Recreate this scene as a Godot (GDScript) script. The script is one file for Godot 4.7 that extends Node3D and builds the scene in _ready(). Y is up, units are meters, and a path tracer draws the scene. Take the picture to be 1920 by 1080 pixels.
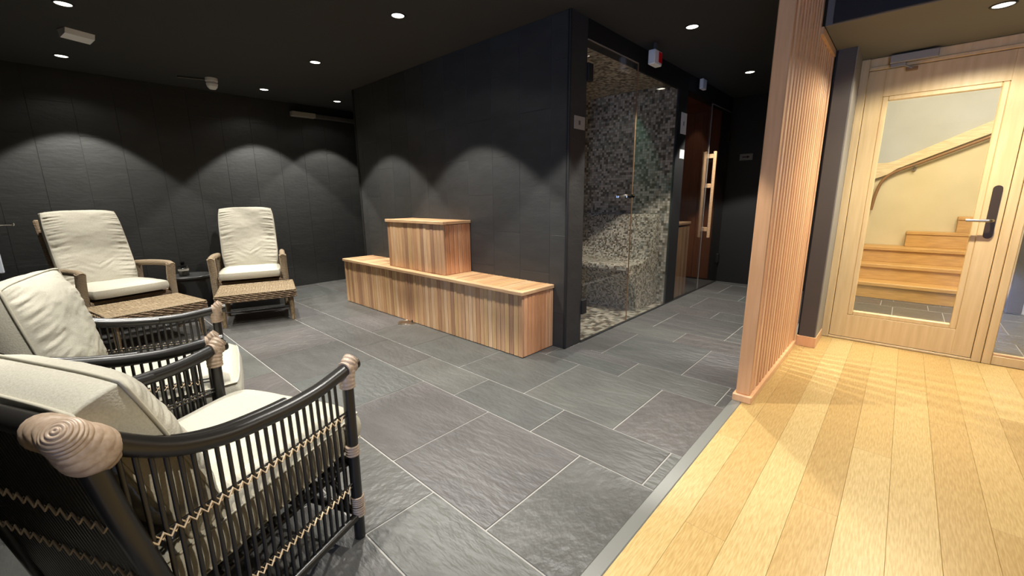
extends Node3D

const CEIL := 2.41
var M := {}
var mesh_cache := {}
var used_names := {}
var rng := RandomNumberGenerator.new()


# ---------------------------------------------------------------- mesh builder
class MB:
	var v := PackedVector3Array()
	var n := PackedVector3Array()
	var ix := PackedInt32Array()

	func face(p: Array, out: Vector3) -> void:
		var nn: Vector3 = (p[1] - p[0]).cross(p[2] - p[0])
		if nn.length_squared() < 1e-16 and p.size() > 3:
			nn = (p[2] - p[0]).cross(p[3] - p[0])
		nn = nn.normalized()
		var q := p
		if nn.dot(out) < 0.0:
			q = p.duplicate()
			q.reverse()
			nn = -nn
		var b := v.size()
		for a in q:
			v.append(a)
			n.append(nn)
		for i in range(1, q.size() - 1):
			ix.append_array([b, b + i + 1, b + i])

	# box with chamfered edges
	func box(c: Vector3, s: Vector3, ch := 0.0, bs := Basis.IDENTITY) -> void:
		var h := s * 0.5
		var k := minf(ch, minf(h.x, minf(h.y, h.z)) * 0.9)
		var at := func(sx: float, sy: float, sz: float, ax: int) -> Vector3:
			var p := Vector3(sx * (h.x - (0.0 if ax == 0 else k)), sy * (h.y - (0.0 if ax == 1 else k)), sz * (h.z - (0.0 if ax == 2 else k)))
			return c + bs * p
		for s1 in [-1.0, 1.0]:
			face([at.call(s1, -1.0, -1.0, 0), at.call(s1, 1.0, -1.0, 0), at.call(s1, 1.0, 1.0, 0), at.call(s1, -1.0, 1.0, 0)], bs * Vector3(s1, 0, 0))
			face([at.call(-1.0, s1, -1.0, 1), at.call(1.0, s1, -1.0, 1), at.call(1.0, s1, 1.0, 1), at.call(-1.0, s1, 1.0, 1)], bs * Vector3(0, s1, 0))
			face([at.call(-1.0, -1.0, s1, 2), at.call(1.0, -1.0, s1, 2), at.call(1.0, 1.0, s1, 2), at.call(-1.0, 1.0, s1, 2)], bs * Vector3(0, 0, s1))
		if k <= 0.0:
			return
		for a in [-1.0, 1.0]:
			for b in [-1.0, 1.0]:
				face([at.call(a, b, -1.0, 0), at.call(a, b, 1.0, 0), at.call(a, b, 1.0, 1), at.call(a, b, -1.0, 1)], bs * Vector3(a, b, 0))
				face([at.call(a, -1.0, b, 0), at.call(a, 1.0, b, 0), at.call(a, 1.0, b, 2), at.call(a, -1.0, b, 2)], bs * Vector3(a, 0, b))
				face([at.call(-1.0, a, b, 1), at.call(1.0, a, b, 1), at.call(1.0, a, b, 2), at.call(-1.0, a, b, 2)], bs * Vector3(0, a, b))
				for d in [-1.0, 1.0]:
					face([at.call(a, b, d, 0), at.call(a, b, d, 1), at.call(a, b, d, 2)], bs * Vector3(a, b, d))

	func span(a: Vector3, b: Vector3, ch := 0.0) -> void:
		box((a + b) * 0.5, (b - a).abs(), ch)

	# smooth tube along a path; r is one radius or one per point
	func tube(p: Array, r, seg := 8, caps := true) -> void:
		var t0: Vector3 = (p[1] - p[0]).normalized()
		var u := t0.cross(Vector3.UP if absf(t0.y) < 0.9 else Vector3.RIGHT).normalized()
		var b := v.size()
		var m := p.size()
		for i in m:
			var t: Vector3 = (p[mini(i + 1, m - 1)] - p[maxi(i - 1, 0)]).normalized()
			u = (u - t * u.dot(t)).normalized()
			var w := t.cross(u)
			var rad: float = r[i] if r is Array or r is PackedFloat32Array else r
			var slope := 0.0
			if r is Array or r is PackedFloat32Array:
				var ds: float = (p[mini(i + 1, m - 1)] - p[maxi(i - 1, 0)]).length()
				slope = (r[mini(i + 1, m - 1)] - r[maxi(i - 1, 0)]) / maxf(ds, 1e-6)
			for j in seg:
				var a := TAU * j / seg
				var d := u * cos(a) + w * sin(a)
				v.append(p[i] + d * rad)
				n.append((d - t * slope).normalized())
		for i in m - 1:
			for j in seg:
				var a := b + i * seg + j
				var c := b + i * seg + (j + 1) % seg
				ix.append_array([a, a + seg, c, c, a + seg, c + seg])
		if caps:
			for e in [0, m - 1]:
				var t: Vector3 = (p[1] - p[0]).normalized() * -1.0 if e == 0 else (p[m - 1] - p[m - 2]).normalized()
				var pts := []
				for j in seg:
					pts.append(v[b + e * seg + j])
				face(pts, t)

	# surface of revolution about the axis dir through base; profile: [radius, height]
	func lathe(prof: Array, seg := 24, base := Vector3.ZERO, bs := Basis.IDENTITY) -> void:
		var m := prof.size()
		for i in m - 1:
			var p0: Vector2 = prof[i]
			var p1: Vector2 = prof[i + 1]
			var d := p1 - p0
			if d.length() < 1e-7:
				continue
			var nn := Vector2(d.y, -d.x).normalized()
			var b := v.size()
			for j in seg + 1:
				var a := TAU * j / seg
				var dir := Vector3(cos(a), 0, sin(a))
				v.append(base + bs * (dir * p0.x + Vector3.UP * p0.y))
				v.append(base + bs * (dir * p1.x + Vector3.UP * p1.y))
				var q := bs * (dir * nn.x + Vector3.UP * nn.y)
				n.append(q)
				n.append(q)
			for j in seg:
				var a := b + j * 2
				ix.append_array([a, a + 2, a + 1, a + 1, a + 2, a + 3])

	# grid of points (rows of equal length) with smooth normals
	func sheet(rows: Array, flip := false) -> void:
		var h := rows.size()
		var w: int = rows[0].size()
		var b := v.size()
		for i in h:
			for j in w:
				var du: Vector3 = rows[i][mini(j + 1, w - 1)] - rows[i][maxi(j - 1, 0)]
				var dv: Vector3 = rows[mini(i + 1, h - 1)][j] - rows[maxi(i - 1, 0)][j]
				var q := du.cross(dv).normalized()
				v.append(rows[i][j])
				n.append(-q if flip else q)
		for i in h - 1:
			for j in w - 1:
				var a := b + i * w + j
				if flip:
					ix.append_array([a, a + 1, a + w, a + 1, a + w + 1, a + w])
				else:
					ix.append_array([a, a + w, a + 1, a + 1, a + w, a + w + 1])

	# flat polygon pushed along z from z0 to z1, then placed by tr
	func prism(poly: PackedVector2Array, z0: float, z1: float, tr := Transform3D.IDENTITY) -> void:
		var t := Geometry2D.triangulate_polygon(poly)
		for k in range(0, t.size(), 3):
			for z in [z0, z1]:
				face([tr * Vector3(poly[t[k]].x, poly[t[k]].y, z), tr * Vector3(poly[t[k + 1]].x, poly[t[k + 1]].y, z), tr * Vector3(poly[t[k + 2]].x, poly[t[k + 2]].y, z)], tr.basis * Vector3(0, 0, signf(z - (z0 + z1) * 0.5)))
		var area := 0.0
		for i in poly.size():
			area += poly[i].cross(poly[(i + 1) % poly.size()])
		for i in poly.size():
			var a := poly[i]
			var c := poly[(i + 1) % poly.size()]
			var d := (c - a) * signf(area)
			face([tr * Vector3(a.x, a.y, z0), tr * Vector3(c.x, c.y, z0), tr * Vector3(c.x, c.y, z1), tr * Vector3(a.x, a.y, z1)], tr.basis * Vector3(d.y, -d.x, 0))

	func done() -> ArrayMesh:
		var arr := []
		arr.resize(Mesh.ARRAY_MAX)
		arr[Mesh.ARRAY_VERTEX] = v
		arr[Mesh.ARRAY_NORMAL] = n
		arr[Mesh.ARRAY_INDEX] = ix
		var am := ArrayMesh.new()
		am.add_surface_from_arrays(Mesh.PRIMITIVE_TRIANGLES, arr)
		return am


# ---------------------------------------------------------------- node helpers
func numbered(called: String) -> String:
	var k: int = used_names.get(called, -1) + 1
	used_names[called] = k
	return called if k == 0 else "%s_%03d" % [called, k]


func thing(called: String, label: String, category: String, at := Vector3.ZERO, turn := 0.0, group := "") -> Node3D:
	var o := Node3D.new()
	o.name = numbered(called)
	add_child(o)
	o.position = at
	o.rotation.y = turn
	return tag(o, label, category, group)


func tag(o: Node3D, label: String, category: String, group := "") -> Node3D:
	o.set_meta("label", label)
	o.set_meta("category", category)
	if group:
		o.set_meta("group", group)
	return o


func obj(called: String, m, mat: Material, parent: Node = null, at := Vector3.ZERO) -> MeshInstance3D:
	var o := MeshInstance3D.new()
	o.mesh = m.done() if m is MB else m
	o.material_override = mat
	o.position = at
	if parent == null:
		o.name = numbered(called)
		add_child(o)
	else:
		o.name = called
		parent.add_child(o, true)
	return o


func struct(called: String, m, mat: Material, label: String, category := "wall") -> MeshInstance3D:
	var o := obj(called, m, mat)
	o.set_meta("kind", "structure")
	tag(o, label, category)
	return o


func box_mesh(s: Vector3, ch: float) -> ArrayMesh:
	var key := "%.4f %.4f %.4f %.4f" % [s.x, s.y, s.z, ch]
	if not mesh_cache.has(key):
		var b := MB.new()
		b.box(Vector3.ZERO, s, ch)
		mesh_cache[key] = b.done()
	return mesh_cache[key]


func piece(called: String, a: Vector3, b: Vector3, ch: float, mat: Material, parent: Node) -> MeshInstance3D:
	return obj(called, box_mesh((b - a).abs(), ch), mat, parent, (a + b) * 0.5)


func slab(a: Vector3, b: Vector3, ch := 0.0) -> MB:
	var m := MB.new()
	m.span(a, b, ch)
	return m


func smooth_path(p: Array, step := 6) -> Array:
	var out := []
	for i in p.size() - 1:
		var a: Vector3 = p[maxi(i - 1, 0)]
		var b: Vector3 = p[i]
		var c: Vector3 = p[i + 1]
		var d: Vector3 = p[mini(i + 2, p.size() - 1)]
		for k in step:
			out.append(b.cubic_interpolate(c, a, d, float(k) / step))
	out.append(p[-1])
	return out


# ---------------------------------------------------------------- materials
func noise_tex(freq: float, seed_n: int, lo: Color, hi: Color, oct := 4, size := 512, kind := FastNoiseLite.TYPE_SIMPLEX_SMOOTH, ridged := false) -> NoiseTexture2D:
	var f := FastNoiseLite.new()
	f.noise_type = kind
	f.frequency = freq
	f.seed = seed_n
	f.fractal_octaves = oct
	f.fractal_type = FastNoiseLite.FRACTAL_RIDGED if ridged else FastNoiseLite.FRACTAL_FBM
	var g := Gradient.new()
	g.set_color(0, lo)
	g.set_color(1, hi)
	var t := NoiseTexture2D.new()
	t.width = size
	t.height = size
	t.seamless = true
	t.noise = f
	t.color_ramp = g
	return t


func mat(c: Color, rough := 0.6, metal := 0.0, spec := 0.5) -> StandardMaterial3D:
	var m := StandardMaterial3D.new()
	m.albedo_color = c
	m.roughness = rough
	m.metallic = metal
	m.metallic_specular = spec
	return m


func tri(m: StandardMaterial3D, sc: Vector3, tex: Texture2D, bump: Texture2D = null, bump_cm := 0.0, off := Vector3.ZERO, world := false) -> StandardMaterial3D:
	m.uv1_triplanar = true
	m.uv1_world_triplanar = world
	m.uv1_scale = sc
	m.uv1_offset = off
	m.uv1_triplanar_sharpness = 4.0
	if tex:
		m.albedo_texture = tex
	if bump:
		m.heightmap_enabled = true
		m.heightmap_texture = bump
		m.heightmap_scale = bump_cm
	return m


func variants(n: int, make: Callable) -> Array:
	var out := []
	for k in n:
		out.append(make.call(k))
	return out


func make_materials() -> void:
	rng.seed = 11
	var grain := noise_tex(0.012, 3, Color(0.84, 0.81, 0.77), Color(1.0, 1.0, 1.0), 5)
	var soft := noise_tex(0.010, 63, Color(0.93, 0.91, 0.87), Color(1, 1, 1), 3)
	var fine := noise_tex(0.012, 67, Color(0.88, 0.85, 0.81), Color(1, 1, 1), 5)
	var rip := noise_tex(0.010, 5, Color(0, 0, 0), Color(1, 1, 1), 5, 1024)
	var slate_c := noise_tex(0.006, 9, Color(0.88, 0.88, 0.88), Color(1.0, 1.0, 1.0), 4)
	var linen := noise_tex(0.03, 21, Color(0.92, 0.915, 0.90), Color(1.0, 1.0, 1.0), 5)
	var linen_b := noise_tex(0.05, 22, Color(0, 0, 0), Color(1, 1, 1), 3)
	var strand := noise_tex(0.022, 31, Color(0.84, 0.80, 0.70), Color(1.0, 1.0, 1.0), 5)
	var plaster := noise_tex(0.008, 41, Color(0.965, 0.965, 0.955), Color(1, 1, 1), 4)

	var tints := [Color(0.86, 0.69, 0.52), Color(0.79, 0.61, 0.45), Color(0.89, 0.75, 0.60), Color(0.74, 0.57, 0.43), Color(0.84, 0.69, 0.50), Color(0.70, 0.54, 0.42), Color(0.87, 0.71, 0.54), Color(0.80, 0.64, 0.49)]
	# bench slats: grain runs along y on upright slats and along z on the top
	M.slat = variants(8, func(k): return tri(mat(tints[k], 0.5), Vector3(7, 0.5, 7), fine, null, 0, Vector3(0.13 * k, 0.21 * k, 0.17 * k)))
	M.slat_warm = variants(4, func(k): return tri(mat([Color(0.89, 0.67, 0.49), Color(0.84, 0.61, 0.43), Color(0.91, 0.70, 0.52), Color(0.87, 0.64, 0.46)][k], 0.5), Vector3(7, 0.5, 7), fine, null, 0, Vector3(0.13 * k, 0.21 * k, 0.17 * k)))
	M.slat_top = variants(8, func(k): return tri(mat(tints[k].lerp(Color(0.88, 0.70, 0.50), 0.4), 0.5), Vector3(9, 9, 0.7), grain, null, 0, Vector3(0.13 * k, 0.21 * k, 0.17 * k)))
	M.nosing = tri(mat(Color(0.88, 0.72, 0.55), 0.45), Vector3(0.7, 9, 9), grain)
	M.dark_wood = mat(Color(0.16, 0.11, 0.08), 0.8)
	M.screen = variants(4, func(k): return tri(mat([Color(0.93, 0.74, 0.56), Color(0.90, 0.70, 0.52), Color(0.95, 0.78, 0.60), Color(0.91, 0.72, 0.54)][k], 0.38), Vector3(6, 0.4, 6), soft, null, 0, Vector3(0.3 * k, 0.2 * k, 0.1 * k)))
	M.door = tri(mat(Color(0.86, 0.755, 0.565), 0.45), Vector3(5, 0.35, 5), soft)
	M.door_dark = mat(Color(0.52, 0.40, 0.27), 0.6)
	var bt := [Color(0.80, 0.685, 0.47), Color(0.775, 0.655, 0.44), Color(0.82, 0.72, 0.515), Color(0.79, 0.675, 0.46), Color(0.76, 0.64, 0.425), Color(0.81, 0.705, 0.495)]
	M.bamboo = variants(6, func(k): return tri(mat(bt[k], 0.38), Vector3(13, 13, 1.1), strand, strand, 0.02, Vector3(0.17 * k, 0.1, 0.23 * k)))
	M.stair = tri(mat(Color(0.80, 0.63, 0.37), 0.45), Vector3(0.7, 8, 8), grain)
	M.slate = variants(6, func(k): return tri(mat([Color(0.345, 0.342, 0.33), Color(0.33, 0.325, 0.315), Color(0.36, 0.36, 0.345), Color(0.35, 0.335, 0.325), Color(0.335, 0.34, 0.33), Color(0.355, 0.345, 0.34)][k], 0.42), Vector3(0.8, 1, 2.2) if k % 3 else Vector3(1.6, 1, 1.3), slate_c, rip, 0.34, Vector3(0.37 * k, 0.0, 0.29 * k)))
	M.grout = mat(Color(0.60, 0.59, 0.57), 0.85)
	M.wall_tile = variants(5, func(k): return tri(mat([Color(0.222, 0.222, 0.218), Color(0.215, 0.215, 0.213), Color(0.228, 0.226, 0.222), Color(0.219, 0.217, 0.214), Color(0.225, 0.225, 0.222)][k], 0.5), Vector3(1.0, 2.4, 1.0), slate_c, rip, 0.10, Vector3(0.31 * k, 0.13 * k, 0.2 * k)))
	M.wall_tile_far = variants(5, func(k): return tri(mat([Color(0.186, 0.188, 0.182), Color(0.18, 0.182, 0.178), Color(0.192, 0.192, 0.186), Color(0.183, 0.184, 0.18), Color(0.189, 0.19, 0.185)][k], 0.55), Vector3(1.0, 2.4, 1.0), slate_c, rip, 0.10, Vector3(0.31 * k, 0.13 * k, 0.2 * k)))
	M.black_grout = mat(Color(0.18, 0.18, 0.18), 0.9)
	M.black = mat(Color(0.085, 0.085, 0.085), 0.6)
	M.ceiling = mat(Color(0.168, 0.174, 0.178), 0.85)
	M.soffit = mat(Color(0.40, 0.405, 0.40), 0.75)
	M.grey_paint = mat(Color(0.52, 0.50, 0.46), 0.7)
	M.charcoal = mat(Color(0.30, 0.285, 0.27), 0.7)
	M.strip = mat(Color(0.52, 0.52, 0.50), 0.35, 0.3)
	M.white_wall = tri(mat(Color(0.665, 0.665, 0.63), 0.8), Vector3(0.6, 0.6, 0.6), plaster)
	M.cream_wall = tri(mat(Color(0.80, 0.74, 0.58), 0.8), Vector3(0.6, 0.6, 0.6), plaster)
	M.linen = tri(mat(Color(0.73, 0.715, 0.665), 0.95, 0, 0.2), Vector3(7, 7, 7), linen, linen_b, 0.05)
	M.canvas = tri(mat(Color(0.74, 0.72, 0.665), 0.95, 0, 0.2), Vector3(5, 5, 5), linen, linen_b, 0.04)
	M.piping = mat(Color(0.70, 0.68, 0.62), 0.95, 0, 0.2)
	M.rattan_black = mat(Color(0.10, 0.092, 0.085), 0.33)
	M.rattan_wrap = tri(mat(Color(0.67, 0.595, 0.525), 0.42), Vector3(12, 12, 12), grain)
	M.lace = mat(Color(0.82, 0.73, 0.60), 0.6)
	M.wicker = tri(mat(Color(0.60, 0.53, 0.43), 0.7), Vector3(14, 60, 14), grain, weave_tex(), 0.5)
	M.wicker.uv1_scale = Vector3(16, 16, 16)
	M.cane = tri(mat(Color(0.64, 0.57, 0.45), 0.6), Vector3(13, 3, 1.5), noise_tex(0.012, 61, Color(0.50, 0.44, 0.36), Color(1, 1, 1), 3))
	M.braid = tri(mat(Color(0.58, 0.49, 0.39), 0.7), Vector3(9, 14, 9), grain, weave_tex(), 0.9)
	M.mosaic_grout = mat(Color(0.42, 0.39, 0.33), 0.8)
	M.mosaic = mat(Color(1, 1, 1), 0.35)
	M.mosaic.vertex_color_use_as_albedo = true
	M.chrome = mat(Color(0.86, 0.84, 0.80), 0.12, 1.0)
	M.steel = mat(Color(0.62, 0.60, 0.56), 0.3, 1.0)
	M.bronze = mat(Color(0.30, 0.235, 0.17), 0.45, 0.6)
	M.plastic = mat(Color(0.86, 0.87, 0.88), 0.45)
	M.grey_metal = mat(Color(0.58, 0.565, 0.53), 0.5, 0.1)
	M.red = mat(Color(0.80, 0.06, 0.08), 0.4)
	M.paper = mat(Color(0.88, 0.88, 0.85), 0.8)
	M.ink = mat(Color(0.15, 0.15, 0.15), 0.8)
	M.towel = mat(Color(0.75, 0.78, 0.82), 0.95)
	M.brown_wood = tri(mat(Color(0.66, 0.38, 0.20), 0.6), Vector3(9, 0.6, 9), grain)
	M.handrail = tri(mat(Color(0.86, 0.79, 0.62), 0.5), Vector3(0.8, 8, 8), grain)
	M.handrail_edge = mat(Color(0.50, 0.36, 0.20), 0.5)
	M.glass = mat(Color(0.9, 0.95, 0.93, 0.003), 0.0)
	M.steam_glass = mat(Color(0.62, 0.85, 0.72, 0.012), 0.0)
	M.steam_glass.transparency = BaseMaterial3D.TRANSPARENCY_ALPHA
	M.glass.transparency = BaseMaterial3D.TRANSPARENCY_ALPHA
	M.bronze_glass = mat(Color(0.16, 0.085, 0.05, 0.16), 0.0)
	M.bronze_glass.transparency = BaseMaterial3D.TRANSPARENCY_ALPHA
	M.glass_edge = mat(Color(0.55, 0.52, 0.48), 0.2)
	M.lens = mat(Color(1, 1, 1), 0.4)
	M.lens.emission_enabled = true
	M.lens.emission = Color(1.0, 0.97, 0.90)
	M.lens.emission_energy_multiplier = 5.0
	M.panel = mat(Color(0.9, 0.95, 1.0), 0.5)
	M.panel.emission_enabled = true
	M.panel.emission = Color(0.62, 0.78, 1.0)
	M.panel.emission_energy_multiplier = 1.0


func weave_tex() -> ImageTexture:
	if M.has("weave"):
		return M.weave
	var im := Image.create(128, 128, false, Image.FORMAT_RF)
	for y in 128:
		for x in 128:
			var row := y / 16
			var ph := (x + (32 if row % 2 else 0)) % 64
			var h := sin(PI * ((y % 16) + 0.5) / 16.0) * (0.35 + 0.65 * absf(sin(PI * ph / 64.0)))
			im.set_pixel(x, y, Color(h, h, h))
	M.weave = ImageTexture.create_from_image(im)
	return M.weave


# ---------------------------------------------------------------- the scene
func _ready() -> void:
	rng.seed = 4
	var cam := Camera3D.new()
	cam.name = "camera"
	add_child(cam)
	cam.transform = Transform3D(Basis(Vector3(0.734336, -0.009581, -0.678719), Vector3(-0.135615, 0.97767, -0.160529), Vector3(0.665101, 0.209927, 0.716639)).orthonormalized(), Vector3(0, 1.17, 0))
	cam.fov = 69.08
	cam.near = 0.02
	cam.far = 60.0
	cam.current = true
	var we := WorldEnvironment.new()
	we.name = "world_environment"
	var env := Environment.new()
	env.background_mode = Environment.BG_COLOR
	env.background_color = Color(0.0, 0.0, 0.0)
	env.tonemap_mode = Environment.TONE_MAPPER_LINEAR
	env.tonemap_exposure = EXPOSURE
	env.sdfgi_enabled = true
	env.ssao_enabled = true
	env.ssil_enabled = true
	we.environment = env
	add_child(we)
	# cool daylight from the window behind the photographer
	area_light("window_light", Vector3(1.28, 1.45, 2.44), Vector3(-0.45, -0.05, -1), Vector2(0.6, 1.5), Color(0.62, 0.75, 1.0), WINDOW_E)
	# the stair lobby behind the glazed door
	area_light("lobby_light", Vector3(0.5, 3.05, -5.1), Vector3(0, -1, -0.15), Vector2(1.3, 1.1), Color(1.0, 0.96, 0.88), LOBBY_E)

	make_materials()
	build_shell()
	build_floors()
	build_wall_tiles()
	build_steam_room()
	build_sauna()
	build_wood_bench()
	build_screen()
	build_door()
	build_lobby()
	build_downlights()
	build_ceiling_fittings()
	build_signs()
	build_loungers()
	build_side_table()
	build_armchairs()
	build_left_wall()


const EXPOSURE := 1.0
const WINDOW_E := 11.0
const LOBBY_E := 17.0
const LAMP_E := 5.0
const SPILL := 0.02
const WOOD_E := 0.3


func area_light(called: String, at: Vector3, towards: Vector3, size: Vector2, c: Color, e: float) -> void:
	var l := AreaLight3D.new()
	l.name = called
	l.area_size = size
	l.light_color = c
	l.light_energy = e
	l.shadow_enabled = true
	add_child(l)
	l.look_at_from_position(at, at + towards, Vector3.UP if absf(towards.normalized().y) < 0.9 else Vector3.FORWARD)


func spot(parent: Node3D, at: Vector3, angle: float, soft: float, c: Color, e: float) -> void:
	var l := SpotLight3D.new()
	l.name = "spot"
	parent.add_child(l, true)
	l.position = at
	l.rotation = Vector3(-PI / 2, 0, 0)
	l.spot_angle = angle
	l.spot_angle_attenuation = soft
	l.spot_range = 12.0
	l.spot_attenuation = 2.0
	l.light_size = 0.03
	l.light_color = c
	l.light_energy = e
	l.shadow_enabled = true


func build_shell() -> void:
	var k: Material = M.black
	var cm := slab(Vector3(-6.3, CEIL, -6.45), Vector3(-0.36, CEIL + 0.15, 2.75))
	cm.span(Vector3(-0.36, CEIL, -4.40), Vector3(1.85, CEIL + 0.15, 2.75))
	struct("ceiling", cm, M.ceiling, "matt black plaster ceiling studded with recessed downlights", "ceiling")
	struct("wall_west", slab(Vector3(-6.28, 0, -4.7), Vector3(-6.08, CEIL, 0.62)), M.black_grout, "dark slate tiled wall behind the two wicker loungers")
	struct("wall_south", slab(Vector3(-6.08, 0, 0.42), Vector3(-0.6, CEIL, 0.62)), k, "black wall behind the two rattan armchairs")
	struct("wall_return", slab(Vector3(-0.8, 0, 0.62), Vector3(-0.6, CEIL, 2.5)), k, "short black wall beside the bamboo floor behind the viewer")
	struct("wall_rear", slab(Vector3(-0.8, 0, 2.5), Vector3(1.8, CEIL, 2.7)), k, "black wall with the window behind the viewer")
	struct("wall_east", slab(Vector3(1.6, 0, -4.283), Vector3(1.8, CEIL, 2.5)), k, "black wall right of the bamboo floor")
	struct("wall_bench", slab(Vector3(-4.87, 0, -2.775), Vector3(-1.836, CEIL, -2.581)), M.black_grout, "dark slate tiled wall behind the slatted cedar bench")
	struct("wall_corner", slab(Vector3(-1.836, 0, -2.79), Vector3(-1.826, CEIL, -2.574), 0.003), M.wall_tile[1], "narrow black end of the bench wall beside the steam room glass")
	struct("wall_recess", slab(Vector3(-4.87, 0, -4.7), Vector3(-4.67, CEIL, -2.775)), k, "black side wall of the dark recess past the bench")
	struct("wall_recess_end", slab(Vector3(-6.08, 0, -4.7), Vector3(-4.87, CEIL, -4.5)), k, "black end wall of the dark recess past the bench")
	struct("wall_steam_rear", slab(Vector3(-3.8, 0, -6.21), Vector3(-3.6, CEIL, -2.775)), k, "rear wall of the steam room and the sauna")
	struct("wall_partition", slab(Vector3(-3.6, 0, -4.71), Vector3(-1.826, CEIL, -4.47), 0.003), k, "black pier between steam room and sauna carrying paper notices")
	struct("wall_lintel_steam", slab(Vector3(-1.93, 2.28, -4.47), Vector3(-1.826, CEIL, -2.79)), k, "black lintel over the steam room glass")
	struct("wall_lintel_sauna", slab(Vector3(-1.93, 2.25, -6.21), Vector3(-1.826, CEIL, -4.71)), k, "black lintel over the bronze sauna glass")
	struct("wall_north", slab(Vector3(-3.8, 0, -6.41), Vector3(-0.36, CEIL, -6.21)), k, "black end wall of the passage past the sauna with a small arrow sign")
	struct("wall_passage", slab(Vector3(-0.49, 0, -6.21), Vector3(-0.385, CEIL, -3.87), 0.003), M.charcoal, "charcoal pier between the slatted screen and the glazed door")
	struct("wall_passage_lining", slab(Vector3(-0.5, 0, -6.21), Vector3(-0.49, CEIL, -3.885)), k, "black lining of the passage wall opposite the sauna")
	struct("trim_1", slab(Vector3(-0.386, 0.085, -4.2), Vector3(-0.379, 2.15, -3.874)), M.grey_paint, "grey painted side of the charcoal pier beside the door", "trim")
	struct("baseboard_pier", slab(Vector3(-0.502, 0, -3.883), Vector3(-0.374, 0.085, -3.868), 0.003), M.screen[0], "short wooden baseboard on the front of the charcoal pier", "baseboard")
	struct("baseboard_return", slab(Vector3(-0.387, 0, -4.2), Vector3(-0.374, 0.085, -3.884), 0.003), M.nosing, "wooden baseboard on the door side of the charcoal pier", "baseboard")
	struct("wall_door", slab(Vector3(1.17, 0, -4.40), Vector3(1.6, 2.15, -4.283)), k, "wall right of the glazed sidelight")
	struct("ceiling_soffit", slab(Vector3(-0.5, 2.15, -4.40), Vector3(1.6, CEIL, -3.3), 0.003), M.soffit, "lowered grey ceiling over the glazed door holding one downlight", "ceiling")
	struct("trim_2", slab(Vector3(-0.46, 2.155, -3.298), Vector3(1.6, CEIL, -3.285)), M.black, "black front face of the lowered ceiling by the door", "trim")
	struct("trim_3", slab(Vector3(-4.885, 0, -2.6), Vector3(-4.85, CEIL, -2.566), 0.006), M.black, "black corner profile at the far end of the bench wall", "trim")
	struct("trim_4", slab(Vector3(-1.846, 0, -2.59), Vector3(-1.822, CEIL, -2.568), 0.006), M.black, "black corner profile where bench wall meets the steam room", "trim")
	# window behind the viewer
	var w := struct("window_1", slab(Vector3(1.0, 0.7, 2.485), Vector3(1.52, 2.2, 2.498)), M.panel, "bright window behind the viewer", "window")
	for a in [[Vector3(0.94, 0.62, 2.46), Vector3(1.0, 2.28, 2.5)], [Vector3(1.52, 0.62, 2.46), Vector3(1.58, 2.28, 2.5)], [Vector3(1.0, 2.2, 2.46), Vector3(1.52, 2.28, 2.5)], [Vector3(1.0, 0.62, 2.46), Vector3(1.52, 0.7, 2.5)]]:
		piece("window_frame", a[0], a[1], 0.004, M.plastic, w)


func build_floors() -> void:
	var base := MB.new()
	base.span(Vector3(-6.28, -0.1, -6.41), Vector3(-0.573, -0.003, 0.62))
	base.span(Vector3(-0.573, -0.1, -6.41), Vector3(-0.36, -0.003, -3.87))
	var fl := struct("floor", base, M.grout, "grey slate tile floor laid in wide and narrow rows", "floor")
	# rows along x: wide (605 mm) and narrow (302 mm), half a tile out of step
	var regions := [Rect2(-6.08, -2.575, 5.481, 2.995), Rect2(-1.822, -6.21, 1.23, 3.635), Rect2(-6.08, -4.5, 1.21, 1.925)]
	var g := 0.0032
	var z := 0.332
	var row := 0
	while z > -6.3:
		var wide := row % 2 == 1
		var d := 0.6075 if wide else 0.3
		var x0 := -0.955 if wide else -0.649
		for c in range(-9, 2):
			var t := Rect2(x0 + c * 0.6115 + g, z - d + g, 0.6115 - g * 2, d - g * 2)
			for r in regions:
				var q: Rect2 = t.intersection(r)
				if q.size.x > 0.02 and q.size.y > 0.02:
					var lift := rng.randf_range(-0.0006, 0.0006)
					piece("tile", Vector3(q.position.x, -0.008, q.position.y), Vector3(q.end.x, lift, q.end.y), 0.0015, M.slate[rng.randi() % 6], fl)
		z -= d
		row += 1
	struct("trim_5", slab(Vector3(-0.599, -0.02, -2.6), Vector3(-0.547, 0.003, 0.42), 0.003), M.strip, "grey metal threshold strip between slate tiles and bamboo planks", "trim")
	var wf := struct("floor_bamboo", slab(Vector3(-0.6, -0.1, -4.40), Vector3(1.8, -0.008, 2.7)), M.bamboo[4], "pale strand bamboo plank floor leading to the glazed door", "floor")
	var x := -0.547
	var first := true
	var cix := 0
	while x < 1.6:
		var wd := 0.107 if first else 0.1366
		first = false
		var zz: float = 2.5 - [0.9, 0.2, 1.5, 0.6, 1.2, 0.35, 1.75][cix % 7]
		var z1 := 2.5
		while z1 > -4.28:
			var a := maxf(zz, -4.283)
			piece("plank", Vector3(x + 0.0003, -0.012, a + 0.0003), Vector3(minf(x + wd, 1.6) - 0.0003, 0.0, z1 - 0.0003), 0.0008, M.bamboo[rng.randi() % 6], wf)
			z1 = a
			zz = a - 1.85
		x += wd
		cix += 1


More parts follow.
